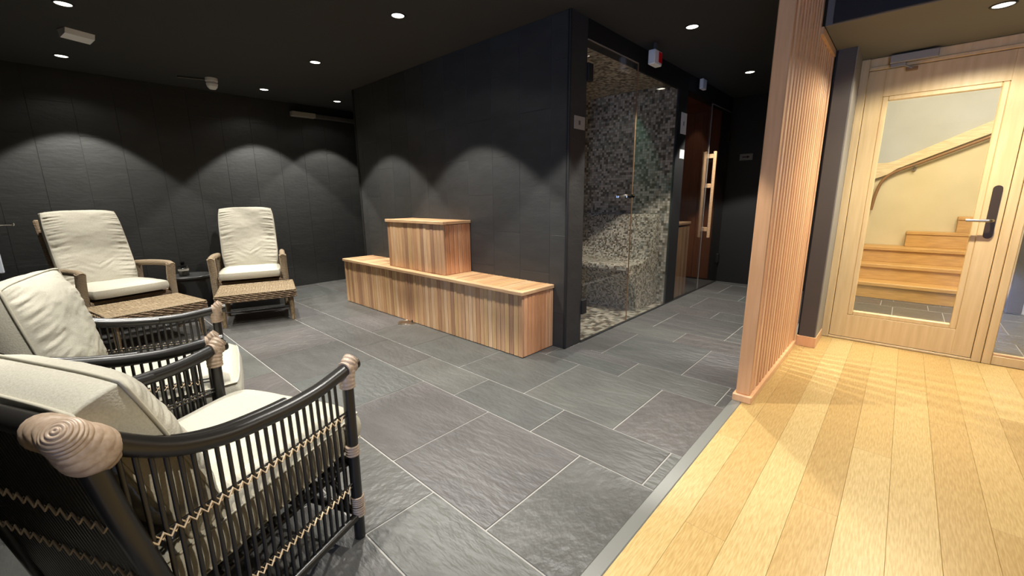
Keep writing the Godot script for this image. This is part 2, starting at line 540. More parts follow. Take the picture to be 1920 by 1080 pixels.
# upright slate tiles in columns, every other column half a tile higher
func tile_columns(parent: Node, along: Vector3, out: Vector3, origin: Vector3, length: float, first: float, thick: float, mats: Array) -> void:
	var g := 0.0007
	var s := first
	var col := 0
	while s < length:
		var a := maxf(s, 0.0) + g
		var b := minf(s + 0.3055, length) - g
		var h := 0.279 - 0.611 if col % 2 == 0 else 0.585 - 0.611
		while h < CEIL and b - a > 0.01:
			var lo := maxf(h, 0.0) + g
			var hi := minf(h + 0.611, CEIL) - g
			if hi - lo > 0.01:
				var p := origin + along * a + Vector3.UP * lo
				var q := origin + along * b + Vector3.UP * hi + out * (thick + rng.randf_range(0.0, 0.0006))
				piece("tile", p, q, 0.001, mats[rng.randi() % 5], parent)
			h += 0.611
		s += 0.3055
		col += 1


func build_wall_tiles() -> void:
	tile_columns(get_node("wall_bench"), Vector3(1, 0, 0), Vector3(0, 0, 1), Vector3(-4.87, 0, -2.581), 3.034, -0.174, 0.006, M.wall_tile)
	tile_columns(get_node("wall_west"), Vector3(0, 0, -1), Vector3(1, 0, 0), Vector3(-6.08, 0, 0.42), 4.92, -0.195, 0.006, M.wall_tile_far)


# ------------------------------------------------ mosaics
func mosaic_color() -> Color:
	var t := rng.randf()
	var c := Color(0.46, 0.40, 0.29)
	if t < 0.38:
		c = Color(0.62, 0.56, 0.44)
	elif t < 0.60:
		c = Color(0.34, 0.29, 0.21)
	elif t < 0.80:
		c = Color(0.15, 0.12, 0.08)
	elif t < 0.9:
		c = Color(0.30, 0.31, 0.25)
	return c * rng.randf_range(0.85, 1.12)


func mosaic(called: String, parent: Node, spots: Array, size: float) -> void:
	var b := MB.new()
	b.box(Vector3.ZERO, Vector3(size, 0.004, size), 0.0008)
	var mm := MultiMesh.new()
	mm.transform_format = MultiMesh.TRANSFORM_3D
	mm.use_colors = true
	mm.mesh = b.done()
	mm.instance_count = spots.size()
	for i in spots.size():
		mm.set_instance_transform(i, spots[i])
		var c := mosaic_color()
		c.a = 1.0
		mm.set_instance_color(i, c)
	var o := MultiMeshInstance3D.new()
	o.name = called
	o.multimesh = mm
	o.material_override = M.mosaic
	o.set_meta("kind", "stuff")
	parent.add_child(o, true)


func facing(out: Vector3, side: Vector3) -> Basis:
	return Basis(side, out, side.cross(out))


func grid_spots(origin: Vector3, u: Vector3, v: Vector3, lu: float, lv: float, pitch: float) -> Array:
	var bs := facing(v.cross(u).normalized(), u)
	var out := []
	for i in int(lu / pitch):
		for j in int(lv / pitch):
			out.append(Transform3D(bs, origin + u * ((i + 0.5) * pitch) + v * ((j + 0.5) * pitch)))
	return out


func build_steam_room() -> void:
	var fl := struct("floor_steam", slab(Vector3(-3.6, -0.1, -4.47), Vector3(-1.84, -0.003, -2.775)), M.mosaic_grout, "beige mosaic floor of the steam room", "floor")
	mosaic("mosaic_tiles", fl, grid_spots(Vector3(-1.845, -0.002, -4.465), Vector3(-1, 0, 0), Vector3(0, 0, 1), 1.75, 1.69, 0.0405), 0.038)
	var wl := struct("wall_steam_mosaic", slab(Vector3(-3.6, 0, -4.47), Vector3(-1.84, 2.28, -4.455)), M.mosaic_grout, "brown and beige glass mosaic wall of the steam room")
	mosaic("mosaic_tiles", wl, grid_spots(Vector3(-1.842, 0.0, -4.4545), Vector3(-1, 0, 0), Vector3(0, 1, 0), 1.755, 2.28, 0.0262), 0.0245)
	var ww := struct("wall_steam_inner", slab(Vector3(-3.6, 0, -4.455), Vector3(-3.585, 2.28, -2.775)), M.mosaic_grout, "mosaic rear wall inside the steam room")
	mosaic("mosaic_tiles", ww, grid_spots(Vector3(-3.5845, 0, -4.45), Vector3(0, 0, 1), Vector3(0, 1, 0), 1.67, 2.27, 0.0262), 0.0245)
	var cl := struct("ceiling_steam", slab(Vector3(-3.6, 2.28, -4.47), Vector3(-1.93, CEIL, -2.775)), M.mosaic_grout, "mosaic ceiling inside the steam room", "ceiling")
	mosaic("mosaic_tiles", cl, grid_spots(Vector3(-1.935, 2.2795, -4.45), Vector3(0, 0, 1), Vector3(-1, 0, 0), 1.67, 1.66, 0.0262), 0.0245)
	# curved bench: profile in (z, y) pushed along x
	var prof := [Vector2(-3.97, 0.0), Vector2(-3.955, 0.12), Vector2(-3.90, 0.26), Vector2(-3.82, 0.37), Vector2(-3.77, 0.42), Vector2(-3.755, 0.455), Vector2(-3.765, 0.485), Vector2(-3.80, 0.50), Vector2(-3.95, 0.49), Vector2(-4.08, 0.495), Vector2(-4.17, 0.52), Vector2(-4.23, 0.60), Vector2(-4.28, 0.75), Vector2(-4.33, 0.95), Vector2(-4.35, 0.98), Vector2(-4.446, 0.985)]
	var poly := PackedVector2Array(prof)
	poly.append(Vector2(-4.446, 0.0))
	var xa := -3.58
	var xb := -1.93
	var b := MB.new()
	b.prism(poly, xa, xb, Transform3D(Basis(Vector3(0, 0, 1), Vector3(0, 1, 0), Vector3(1, 0, 0)), Vector3.ZERO))
	var o := thing("steam_bench", "curved beige mosaic bench with backrest inside the steam room", "bench", Vector3.ZERO)
	obj("bench_body", b, M.mosaic_grout, o)
	var spots := []
	var pitch := 0.0172
	var carry := pitch * 0.5
	for i in prof.size() - 1:
		var d: Vector2 = prof[i + 1] - prof[i]
		var l := d.length()
		d /= l
		var out := Vector3(0, -d.x, d.y)
		out = Vector3(0, d.x, -d.y) * -1.0
		var s := carry
		while s < l:
			var p: Vector2 = prof[i] + d * s
			for k in int((xb - xa) / pitch):
				spots.append(Transform3D(facing(out, Vector3(1, 0, 0)), Vector3(xb - (k + 0.5) * pitch, p.y, p.x)))
			s += pitch
		carry = s - l
	for i in int(0.72 / pitch):
		for j in int(1.0 / pitch):
			var p := Vector2(-3.755 - (i + 0.5) * pitch, (j + 0.5) * pitch)
			if Geometry2D.is_point_in_polygon(p, poly):
				spots.append(Transform3D(facing(Vector3(1, 0, 0), Vector3(0, 0, -1)), Vector3(xb, p.y, p.x)))
	mosaic("mosaic_tiles", o, spots, 0.0158)
	# glass front
	var dr := struct("door_1", slab(Vector3(-1.834, 0.008, -3.574), Vector3(-1.826, 2.272, -2.80), 0.001), M.glass, "frameless clear glass door of the steam room", "door")
	piece("glass_edge", Vector3(-1.835, 2.272, -3.574), Vector3(-1.825, 2.280, -2.80), 0.001, M.glass_edge, dr)
	piece("glass_edge", Vector3(-1.835, 0.008, -3.578), Vector3(-1.825, 2.272, -3.574), 0.001, M.door_dark, dr)
	for y in [0.30, 2.06]:
		piece("hinge", Vector3(-1.85, y - 0.06, -2.85), Vector3(-1.81, y + 0.06, -2.785), 0.004, M.black, dr)
	var h := MB.new()
	for s in [-1.0, 1.0]:
		h.tube([Vector3(-1.83, 1.185, -3.40), Vector3(-1.83 + s * 0.045, 1.185, -3.40), Vector3(-1.83 + s * 0.045, 1.185, -3.53), Vector3(-1.83, 1.185, -3.53)], 0.008, 8)
	h.span(Vector3(-1.79, 1.165, -3.535), Vector3(-1.782, 1.182, -3.395))
	obj("handle", h, M.chrome, dr)
	struct("window_2", slab(Vector3(-1.834, 0.008, -4.47), Vector3(-1.826, 2.225, -3.58), 0.001), M.steam_glass, "fixed clear glass panel of the steam room right of its door", "window")
	struct("trim_6", slab(Vector3(-1.85, 2.225, -4.47), Vector3(-1.826, 2.28, -3.58)), M.black, "black header over the fixed steam room glass", "trim")
	struct("trim_7", slab(Vector3(-1.842, -0.002, -6.21), Vector3(-1.818, 0.007, -2.79)), M.black, "thin dark threshold under the steam room and sauna glass", "trim")


func build_sauna() -> void:
	struct("floor_sauna", slab(Vector3(-3.6, -0.1, -6.21), Vector3(-1.84, -0.002, -4.71)), M.charcoal, "dark tile floor inside the sauna", "floor")
	var w := struct("wall_sauna", slab(Vector3(-3.6, 0, -6.21), Vector3(-1.93, 2.3, -6.19)), M.dark_wood, "brown board lining of the sauna end wall")
	for i in 14:
		piece("board", Vector3(-1.94 - (i + 1) * 0.115 + 0.002, 0.02, -6.19), Vector3(-1.94 - i * 0.115 - 0.002, 2.28, -6.175), 0.003, M.brown_wood, w)
	var w2 := struct("wall_sauna_rear", slab(Vector3(-3.6, 0, -6.19), Vector3(-3.585, 2.3, -4.71)), M.dark_wood, "brown board lining of the sauna rear wall")
	for i in 12:
		piece("board", Vector3(-3.585, 0.02, -4.73 - (i + 1) * 0.12 + 0.002), Vector3(-3.57, 2.28, -4.73 - i * 0.12 - 0.002), 0.003, M.brown_wood, w2)
	struct("ceiling_sauna", slab(Vector3(-3.585, 2.28, -6.19), Vector3(-1.93, 2.3, -4.71)), M.brown_wood, "brown wooden ceiling of the sauna", "ceiling")
	var bx := thing("sauna_box", "pale wooden box with overhanging lid behind the sauna glass", "box", Vector3(-2.05, 0, -4.92))
	obj("body", slab(Vector3(-0.18, 0, -0.19), Vector3(0.18, 0.83, 0.19), 0.003), M.dark_wood, bx)
	for i in 7:
		piece("slat", Vector3(0.18, 0.005, -0.19 + i * 0.0545), Vector3(0.196, 0.83, -0.19 + i * 0.0545 + 0.052), 0.002, M.slat[(i * 3) % 8], bx)
	obj("lid", slab(Vector3(-0.2, 0.85, -0.205), Vector3(0.205, 0.878, 0.2), 0.004), M.nosing, bx)
	var be := thing("sauna_bench", "brown slatted sauna bench at the back of the dark sauna", "bench", Vector3(-3.0, 0, -5.6))
	obj("bench_frame", slab(Vector3(-0.5, 0.0, -0.5), Vector3(0.35, 0.40, 0.5), 0.003), M.dark_wood, be)
	for i in 8:
		piece("slat", Vector3(-0.5 + i * 0.112, 0.40, -0.56), Vector3(-0.5 + i * 0.112 + 0.09, 0.43, 0.56), 0.004, M.brown_wood, be)
	struct("window_3", slab(Vector3(-1.834, 0.008, -5.455), Vector3(-1.826, 2.25, -4.71), 0.001), M.bronze_glass, "fixed bronze tinted glass panel of the sauna", "window")
	var d := struct("door_2", slab(Vector3(-1.834, 0.008, -6.19), Vector3(-1.826, 2.235, -5.462), 0.001), M.bronze_glass, "bronze tinted glass sauna door with long wooden handle", "door")
	piece("glass_edge", Vector3(-1.836, 0.008, -5.466), Vector3(-1.824, 2.235, -5.458), 0.001, M.glass_edge, d)
	piece("glass_edge", Vector3(-1.836, 2.228, -6.19), Vector3(-1.824, 2.235, -5.462), 0.001, M.grey_metal, d)
	for s in [[-1.775, 0.66, 1.70], [-1.885, 0.66, 1.70]]:
		var hb := obj("handle", slab(Vector3(s[0] - 0.016, s[1], -5.555), Vector3(s[0] + 0.016, s[2], -5.52), 0.006), M.nosing, d)
		hb.set_meta("label", "long wooden door handle")
	for y in [0.74, 1.27, 1.62]:
		piece("handle_spacer", Vector3(-1.87, y, -5.553), Vector3(-1.79, y + 0.05, -5.524), 0.003, M.nosing, d)
	for y in [0.33, 1.93]:
		piece("hinge", Vector3(-1.85, y - 0.06, -6.205), Vector3(-1.812, y + 0.06, -6.14), 0.004, M.black, d)


# ------------------------------------------------ slatted cedar bench and the box on it
func build_wood_bench() -> void:
	var o := thing("slatted_bench", "long slatted cedar bench along the dark tiled wall", "bench", Vector3(-3.3225, 0, -2.389))
	var hx := 1.3775
	var fz := 0.184
	obj("carcass", slab(Vector3(-hx + 0.02, 0.006, -0.185), Vector3(hx - 0.02, 0.478, fz - 0.02), 0.0), M.dark_wood, o)
	var n := 60
	var pw := (hx * 2.0) / n
	for i in n:
		var x := -hx + i * pw
		piece("slat", Vector3(x + 0.0018, 0.004, fz - 0.018), Vector3(x + pw - 0.0018, 0.476, fz + rng.randf_range(-0.002, 0.001)), 0.003, M.slat[rng.randi() % 8], o)
	for e in [-1.0, 1.0]:
		for i in 8:
			var z := fz - 0.019 - (i + 1) * 0.0437
			piece("slat", Vector3(e * (hx - 0.018), 0.004, z + 0.0018), Vector3(e * (hx + rng.randf_range(-0.001, 0.001)), 0.476, z + 0.0419), 0.003, M.slat_warm[rng.randi() % 4], o)
	var lid := Node3D.new()
	lid.name = "lid"
	o.add_child(lid)
	piece("nosing", Vector3(-hx - 0.008, 0.479, fz - 0.035), Vector3(hx + 0.008, 0.507, fz + 0.016), 0.003, M.nosing, lid)
	piece("nosing", Vector3(hx - 0.03, 0.479, -0.185), Vector3(hx + 0.008, 0.507, fz - 0.0355), 0.003, M.slat_top[2], lid)
	piece("nosing", Vector3(-hx - 0.008, 0.479, -0.185), Vector3(-hx + 0.03, 0.507, fz - 0.0355), 0.003, M.slat_top[0], lid)
	var m := 58
	var tw := (hx * 2.0 - 0.06) / m
	for i in m:
		var x := -hx + 0.03 + i * tw
		piece("slat", Vector3(x + 0.003, 0.482, -0.185), Vector3(x + tw - 0.003, 0.506 + rng.randf_range(-0.001, 0.001), fz - 0.037), 0.002, M.slat_top[rng.randi() % 8], lid)
	piece("cable_notch", Vector3(-0.065, 0.003, fz - 0.004), Vector3(-0.045, 0.022, fz + 0.0015), 0.003, M.black, o)
	# the box
	var b := thing("slatted_box", "upright slatted cedar box standing on the long bench", "box", Vector3(-3.352, 0.5085, -2.4175))
	var bx := 0.453
	var bz := 0.157
	obj("carcass", slab(Vector3(-bx + 0.02, 0.002, -0.155), Vector3(bx - 0.02, 0.44, bz - 0.02)), M.dark_wood, b)
	for i in 18:
		var x := -bx + i * bx * 2.0 / 18.0
		piece("slat", Vector3(x + 0.0018, 0.0, bz - 0.018), Vector3(x + bx * 2.0 / 18.0 - 0.0018, 0.44, bz + rng.randf_range(-0.0015, 0.001)), 0.003, M.slat[rng.randi() % 8], b)
	for e in [-1.0, 1.0]:
		for i in 6:
			var z := bz - 0.019 - (i + 1) * 0.0485
			piece("slat", Vector3(e * (bx - 0.018), 0.0, z + 0.0018), Vector3(e * bx, 0.44, z + 0.0467), 0.003, M.slat_warm[[1, 3, 0, 2, 3, 1][i]], b)
	var l2 := obj("lid", slab(Vector3(-bx - 0.012, 0.442, bz - 0.03), Vector3(bx + 0.01, 0.47, bz + 0.014), 0.003), M.nosing, b)
	for i in 20:
		var x := -bx - 0.01 + i * (bx * 2.0 + 0.018) / 20.0
		piece("slat", Vector3(x + 0.001, 0.444, -0.155), Vector3(x + (bx * 2.0 + 0.018) / 20.0 - 0.001, 0.469, bz - 0.032), 0.002, M.slat_top[rng.randi() % 8], l2)
	var dr := MB.new()
	dr.lathe([Vector2(0.0, 0.0035), Vector2(0.06, 0.0035), Vector2(0.062, 0.002), Vector2(0.076, 0.002), Vector2(0.078, 0.004), Vector2(0.088, 0.004), Vector2(0.09, 0.0)], 28)
	var f := obj("floor_drain", dr, M.steel)
	f.position = Vector3(-3.40, 0.0006, -2.165)
	tag(f, "round floor drain cover half under the slatted bench", "drain")


func build_screen() -> void:
	var o := thing("slatted_screen", "tall cedar slat room divider between slate and bamboo floors", "room divider", Vector3(-0.549, 0, -3.2))
	obj("base_rail", slab(Vector3(-0.05, 0.0, -0.665), Vector3(0.05, 0.044, 0.668), 0.004), M.screen[0], o)
	# the front post is a wide board, the rest are deep slats
	obj("post", slab(Vector3(-0.037, 0.044, 0.60), Vector3(0.037, CEIL, 0.65), 0.004), M.screen[1], o)
	for i in 16:
		var z := 0.535 - i * 0.0755
		var top := CEIL if z > -0.085 else 2.105
		var w := 0.043 if i % 3 else 0.046
		piece("slat", Vector3(-0.036, 0.044, z - w * 0.5), Vector3(0.036, top, z + w * 0.5), 0.003, M.screen[(i * 3 + 2) % 4], o)
	obj("top_rail", slab(Vector3(-0.046, 2.105, -0.66), Vector3(0.05, 2.148, -0.08), 0.003), M.nosing, o)
	obj("end_post", slab(Vector3(-0.045, 0.044, -0.665), Vector3(0.045, 2.105, -0.63), 0.003), M.screen[3], o)


func build_door() -> void:
	# frame with sidelight
	var z0 := -4.39
	var z1 := -4.29
	var fr := thing("door_frame", "pale oak door frame with narrow glazed sidelight on the right", "door frame")
	for a in [[Vector3(-0.41, 0, z0), Vector3(-0.337, 2.149, z1 + 0.006)], [Vector3(0.487, 0, z0), Vector3(0.535, 2.149, z1 + 0.006)], [Vector3(1.10, 0, z0), Vector3(1.17, 2.149, z1 + 0.006)]]:
		piece("jamb", a[0], a[1], 0.004, M.door, fr)
	piece("header", Vector3(-0.337, 2.064, z0), Vector3(1.10, 2.149, z1 - 0.002), 0.004, M.door, fr)
	piece("stop_strip", Vector3(-0.337, 2.064, z1 - 0.002), Vector3(0.487, 2.09, z1 + 0.008), 0.004, M.door, fr)
	piece("threshold", Vector3(-0.337, 0.0, z0), Vector3(0.487, 0.018, z1 + 0.004), 0.003, M.door, fr)
	piece("mullion", Vector3(0.538, 0.0, z0 + 0.01), Vector3(0.582, 2.062, z1 + 0.01), 0.004, M.door, fr)
	piece("bottom_rail", Vector3(0.5825, 0.0, z0 + 0.01), Vector3(1.10, 0.066, z1 + 0.004), 0.004, M.door, fr)
	piece("glazing_bead", Vector3(0.5825, 0.066, z1 - 0.02), Vector3(1.10, 0.082, z1), 0.003, M.nosing, fr)
	piece("sidelight_pane", Vector3(0.582, 0.066, -4.345), Vector3(1.10, 2.062, -4.339), 0.0, M.glass, fr)
	# leaf
	var d := struct("door_3", leaf_mesh(), M.door, "pale oak glazed door to the stairs with steel lever handle", "door")
	# beads round the pane
	var bz := -4.30
	for a in [[Vector3(-0.236, 0.212, bz - 0.03), Vector3(-0.203, 1.875, bz + 0.008)], [Vector3(0.352, 0.212, bz - 0.03), Vector3(0.385, 1.875, bz + 0.008)], [Vector3(-0.203, 1.843, bz - 0.03), Vector3(0.352, 1.875, bz + 0.008)], [Vector3(-0.203, 0.212, bz - 0.03), Vector3(0.352, 0.247, bz + 0.008)]]:
		piece("glazing_bead", a[0], a[1], 0.005, M.door, d)
	piece("pane", Vector3(-0.236, 0.212, -4.337), Vector3(0.385, 1.875, -4.331), 0.0, M.glass, d)
	# long back plate with rounded ends, lever
	var pl := MB.new()
	var poly := PackedVector2Array()
	for i in 13:
		var a := PI * i / 12.0
		poly.append(Vector2(cos(a) * 0.0225, 1.20 + sin(a) * 0.0225))
	for i in 13:
		var a := PI + PI * i / 12.0
		poly.append(Vector2(cos(a) * 0.0225, 0.892 + sin(a) * 0.0225))
	pl.prism(poly, -4.2915, -4.281, Transform3D(Basis.IDENTITY, Vector3(0.433, 0, 0)))
	var hp := obj("handle_plate", pl, M.bronze, d)
	hp.set_meta("label", "dark steel handle plate")
	var lv := MB.new()
	lv.tube(smooth_path([Vector3(0.437, 0.992, -4.281), Vector3(0.437, 0.992, -4.245), Vector3(0.425, 0.992, -4.226), Vector3(0.40, 0.992, -4.224), Vector3(0.312, 0.992, -4.224)], 5), 0.0095, 12)
	var le := obj("lever", lv, M.steel, d)
	le.set_meta("label", "steel lever handle")
	# door closer
	var c := thing("door_closer", "grey metal door closer on top of the oak door", "door closer", Vector3(-0.10, 2.082, -4.265))
	obj("body", slab(Vector3(-0.125, 0.0, -0.012), Vector3(0.125, 0.055, 0.035), 0.004), M.grey_metal, c)
	obj("arm_mount", slab(Vector3(-0.12, -0.024, -0.012), Vector3(-0.035, 0.0, 0.02), 0.003), M.grey_metal, c)
	obj("bracket", slab(Vector3(-0.03, -0.058, -0.014), Vector3(0.03, -0.036, 0.012), 0.003), M.door_dark, c)
	var arm := MB.new()
	arm.tube([Vector3(-0.055, -0.012, 0.015), Vector3(0.0, -0.045, 0.008)], 0.006, 8)
	obj("arm", arm, M.grey_metal, c)


func build_lobby() -> void:
	var base := slab(Vector3(-0.36, -0.1, -7.25), Vector3(1.8, -0.004, -4.40))
	var fl := struct("floor_lobby", base, M.grout, "grey slate tiles of the stair lobby behind the glazed door", "floor")
	var x := -0.33
	while x < 1.6:
		var z := -4.405
		var row := 0
		while z > -6.31:
			var d := 0.6075 if row % 2 == 0 else 0.3
			var xs := x - (0.1 if row % 2 else 0.0)
			var a := maxf(xs + 0.003, -0.33)
			piece("tile", Vector3(a, -0.008, maxf(z - d, -6.32) + 0.003), Vector3(minf(xs + 0.368, 1.6), 0.0, z - 0.003), 0.0015, M.slate[rng.randi() % 6], fl)
			z -= d
			row += 1
		x += 0.372
	struct("wall_lobby_left", slab(Vector3(-0.36, 0, -7.25), Vector3(-0.332, 3.1, -4.40)), M.cream_wall, "cream wall left of the stairs")
	struct("wall_lobby_back", slab(Vector3(-0.332, 0, -7.25), Vector3(1.8, 3.1, -7.1)), M.cream_wall, "cream wall behind the wooden stairs")
	struct("wall_lobby_right", slab(Vector3(1.6, 0, -7.1), Vector3(1.8, 3.1, -4.40)), M.white_wall, "white wall right of the lobby")
	struct("wall_lobby_front", slab(Vector3(-0.36, 2.15, -4.42), Vector3(1.8, 3.1, -4.40)), M.white_wall, "white wall over the door inside the lobby")
	struct("ceiling_lobby", slab(Vector3(-0.36, 3.1, -7.25), Vector3(1.8, 3.2, -4.40)), M.white_wall, "white ceiling of the stair lobby", "ceiling")
	# upper white part of the back wall above the sloping rail
	var wu := MB.new()
	wu.prism(PackedVector2Array([Vector2(-0.332, 1.50), Vector2(-0.2, 1.50), Vector2(1.6, 2.35), Vector2(1.6, 3.1), Vector2(-0.332, 3.1)]), -7.1, -7.085)
	struct("trim_8", wu, M.white_wall, "white upper wall above the sloping wooden stair rail", "trim")
	# stairs: three straight steps, then winders to the right
	var s := thing("staircase", "oak staircase turning right behind the glazed door", "staircase", Vector3(0.4, 0, -6.3))
	var rise := 0.183
	for i in 3:
		var zf := -i * 0.25
		piece("riser", Vector3(-0.73, i * rise + 0.001, zf - 0.02), Vector3(0.45, (i + 1) * rise - 0.045, zf), 0.002, M.stair, s)
		piece("tread", Vector3(-0.73, (i + 1) * rise - 0.045, -0.795), Vector3(0.45, (i + 1) * rise, zf + 0.022), 0.006, M.stair, s)
	for i in 2:
		var x0: float = -0.35 + i * 0.41
		piece("riser", Vector3(x0, (3 + i) * rise + 0.001, -0.79), Vector3(0.46, (4 + i) * rise - 0.04, -0.70), 0.002, M.stair, s)
		piece("tread", Vector3(x0 - 0.005, (4 + i) * rise - 0.04, -0.795), Vector3(0.46, (4 + i) * rise, -0.69), 0.006, M.stair, s)
	# handrail on the back wall
	var h := thing("stair_rail", "pale wooden handrail board rising over the stairs", "handrail", Vector3(-0.3, 1.4, -7.07))
	var hb := MB.new()
	hb.prism(PackedVector2Array([Vector2(-0.03, -0.035), Vector2(0.08, 0.01), Vector2(0.16, 0.075), Vector2(1.5, 0.70), Vector2(1.5, 0.86), Vector2(0.12, 0.165), Vector2(0.06, 0.15), Vector2(-0.03, 0.148)]), -0.012, 0.03)
	obj("rail_board", hb, M.handrail, h)
	var he := MB.new()
	he.tube(smooth_path([Vector3(-0.022, -0.42, 0.03), Vector3(0.0, -0.22, 0.03), Vector3(0.045, -0.06, 0.03), Vector3(0.16, 0.045, 0.03), Vector3(0.45, 0.175, 0.03), Vector3(1.5, 0.665, 0.03)], 6), 0.017, 10)
	obj("lower_edge", he, M.handrail_edge, h)
	var br := MB.new()
	br.tube([Vector3(0.31, 0.06, -0.015), Vector3(0.31, 0.06, 0.04), Vector3(0.31, 0.12, 0.04)], 0.008, 8)
	br.lathe([Vector2(0, 0.006), Vector2(0.02, 0.006), Vector2(0.022, 0.0)], 14, Vector3(0.31, 0.06, -0.015), Basis(Vector3(1, 0, 0), PI / 2))
	obj("bracket", br, M.steel, h)
	# dark cabinet seen through the sidelight
	var c := thing("dark_cabinet", "dark panelled cabinet seen through the sidelight", "cabinet", Vector3(1.2, 0, -6.42))
	obj("body", slab(Vector3(-0.33, 0.0, -0.1), Vector3(0.38, 1.9, 0.12), 0.004), M.plastic, c)
	for i in 4:
		piece("panel", Vector3(-0.335 + i * 0.165, 0.01, 0.12), Vector3(-0.335 + i * 0.165 + 0.105, 1.88, 0.15), 0.004, M.charcoal, c)


func build_downlights() -> void:
	var ring := MB.new()
	ring.lathe([Vector2(0.043, 0.0), Vector2(0.043, -0.004), Vector2(0.048, -0.006), Vector2(0.052, -0.004), Vector2(0.054, 0.0)], 28)
	var lens := MB.new()
	lens.lathe([Vector2(0.0, -0.0035), Vector2(0.036, -0.003), Vector2(0.042, -0.001)], 24)
	var rm := ring.done()
	var lm := lens.done()
	var warm := Color(1.0, 0.985, 0.95)
	var gold := Color(1.0, 0.965, 0.89)
	var g := "recessed ceiling downlights"
	var list := [
		[Vector3(-5.54, CEIL, -0.27), "small bright downlight over the left wicker lounger below the emergency light", warm, LAMP_E],
		[Vector3(-4.12, CEIL, -0.26), "downlight at the top left edge of the black ceiling", warm, LAMP_E],
		[Vector3(-2.75, CEIL, -0.26), "downlight above the far rattan armchair", warm, LAMP_E],
		[Vector3(-1.36, CEIL, -0.26), "downlight above the near rattan armchair", warm, LAMP_E],
		[Vector3(-5.56, CEIL, -1.865), "downlight between smoke detector and recess, over the right lounger", warm, LAMP_E],
		[Vector3(-4.17, CEIL, -1.862), "downlight in front of the left end of the cedar bench", warm, LAMP_E],
		[Vector3(-2.753, CEIL, -1.836), "large bright downlight over the middle of the cedar bench", warm, LAMP_E],
		[Vector3(-1.36, CEIL, -1.85), "downlight over the right end of the cedar bench", warm, LAMP_E],
		[Vector3(-5.56, CEIL, -2.717), "downlight in the dark recess at the end of the bench wall", warm, LAMP_E * 0.6],
		[Vector3(-1.355, CEIL, -3.468), "passage downlight in front of the steam room glass", warm, LAMP_E],
		[Vector3(-1.361, CEIL, -5.08), "passage downlight in front of the sauna door", warm, LAMP_E],
		[Vector3(0.235, 2.15, -3.607), "downlight in the lowered ceiling by the glazed door", gold, 4.6],
		[Vector3(0.32, CEIL, -2.1), "first downlight over the bamboo floor", gold, WOOD_E],
		[Vector3(0.22, CEIL, -0.7), "second downlight over the bamboo floor above the viewer", gold, 4.2],
		[Vector3(1.2, CEIL, -1.4), "downlight over the bamboo floor near the east wall", gold, WOOD_E],
	]
	for a in list:
		var t := thing("downlight", a[1], "downlight", a[0], 0.0, g)
		obj("trim_ring", rm, M.black, t)
		obj("lens", lm, M.lens, t)
		var low: bool = a[0].y < 2.3
		spot(t, Vector3(0, -0.012, 0), 62.0 if low else 44.0, 1.0 if low else 0.16, a[2], a[3])
		spot(t, Vector3(0, -0.012, 0), 78.0 if low else 69.0, 0.3, a[2], a[3] * (0.42 if low else (0.004 if a[0].z < -3.0 else SPILL)))


func build_ceiling_fittings() -> void:
	var d := thing("smoke_detector", "white dome smoke detector on the black ceiling", "smoke detector", Vector3(-5.45, CEIL, -1.335))
	var b := MB.new()
	b.lathe([Vector2(0.055, 0.0), Vector2(0.055, -0.03), Vector2(0.05, -0.035), Vector2(0.05, -0.05), Vector2(0.053, -0.055), Vector2(0.045, -0.085), Vector2(0.028, -0.105), Vector2(0.0, -0.11)], 24)
	obj("dome", b, M.plastic, d)
	var p := MB.new()
	p.tube([Vector3(0.0, -0.02, 0.0), Vector3(-0.12, -0.012, 0.26)], 0.009, 8)
	obj("conduit", p, M.charcoal, d)
	var e := thing("emergency_light", "pale wedge shaped emergency light on the ceiling above the left lounger", "emergency light", Vector3(-4.72, CEIL, -0.335), deg_to_rad(20))
	var w := MB.new()
	w.prism(PackedVector2Array([Vector2(-0.05, 0.0), Vector2(-0.03, -0.055), Vector2(0.045, -0.035), Vector2(0.06, 0.0)]), -0.085, 0.085)
	obj("housing", w, M.plastic, e)
	var a := thing("fire_alarm", "small white call box with red face under the ceiling at the steam room", "alarm", Vector3(-1.70, 2.30, -3.61))
	obj("housing", slab(Vector3(-0.03, -0.06, -0.07), Vector3(0.03, 0.05, 0.07), 0.006), M.plastic, a)
	obj("red_face", slab(Vector3(0.03, -0.04, -0.062), Vector3(0.034, 0.04, 0.0), 0.002), M.red, a)
	obj("bracket", slab(Vector3(-0.012, 0.05, -0.02), Vector3(0.012, 0.11, 0.02), 0.002), M.charcoal, a)
	var s := thing("alarm_box", "small plain white box under the ceiling at the sauna glass", "alarm", Vector3(-1.78, 2.345, -4.97))
	obj("housing", slab(Vector3(-0.02, -0.05, -0.055), Vector3(0.02, 0.05, 0.055), 0.005), M.plastic, s)
	obj("bracket", slab(Vector3(-0.01, 0.05, -0.02), Vector3(0.01, 0.065, 0.02), 0.002), M.charcoal, s)
	var v := thing("wall_duct", "dark horizontal duct high on the far wall beside the recess", "duct", Vector3(-6.03, 2.27, -2.75))
	obj("channel", slab(Vector3(-0.044, -0.02, -0.75), Vector3(0.04, 0.03, 0.42), 0.006), M.charcoal, v)
	obj("end_cap", slab(Vector3(-0.044, -0.025, 0.14), Vector3(0.046, 0.035, 0.44), 0.006), M.grey_metal, v)


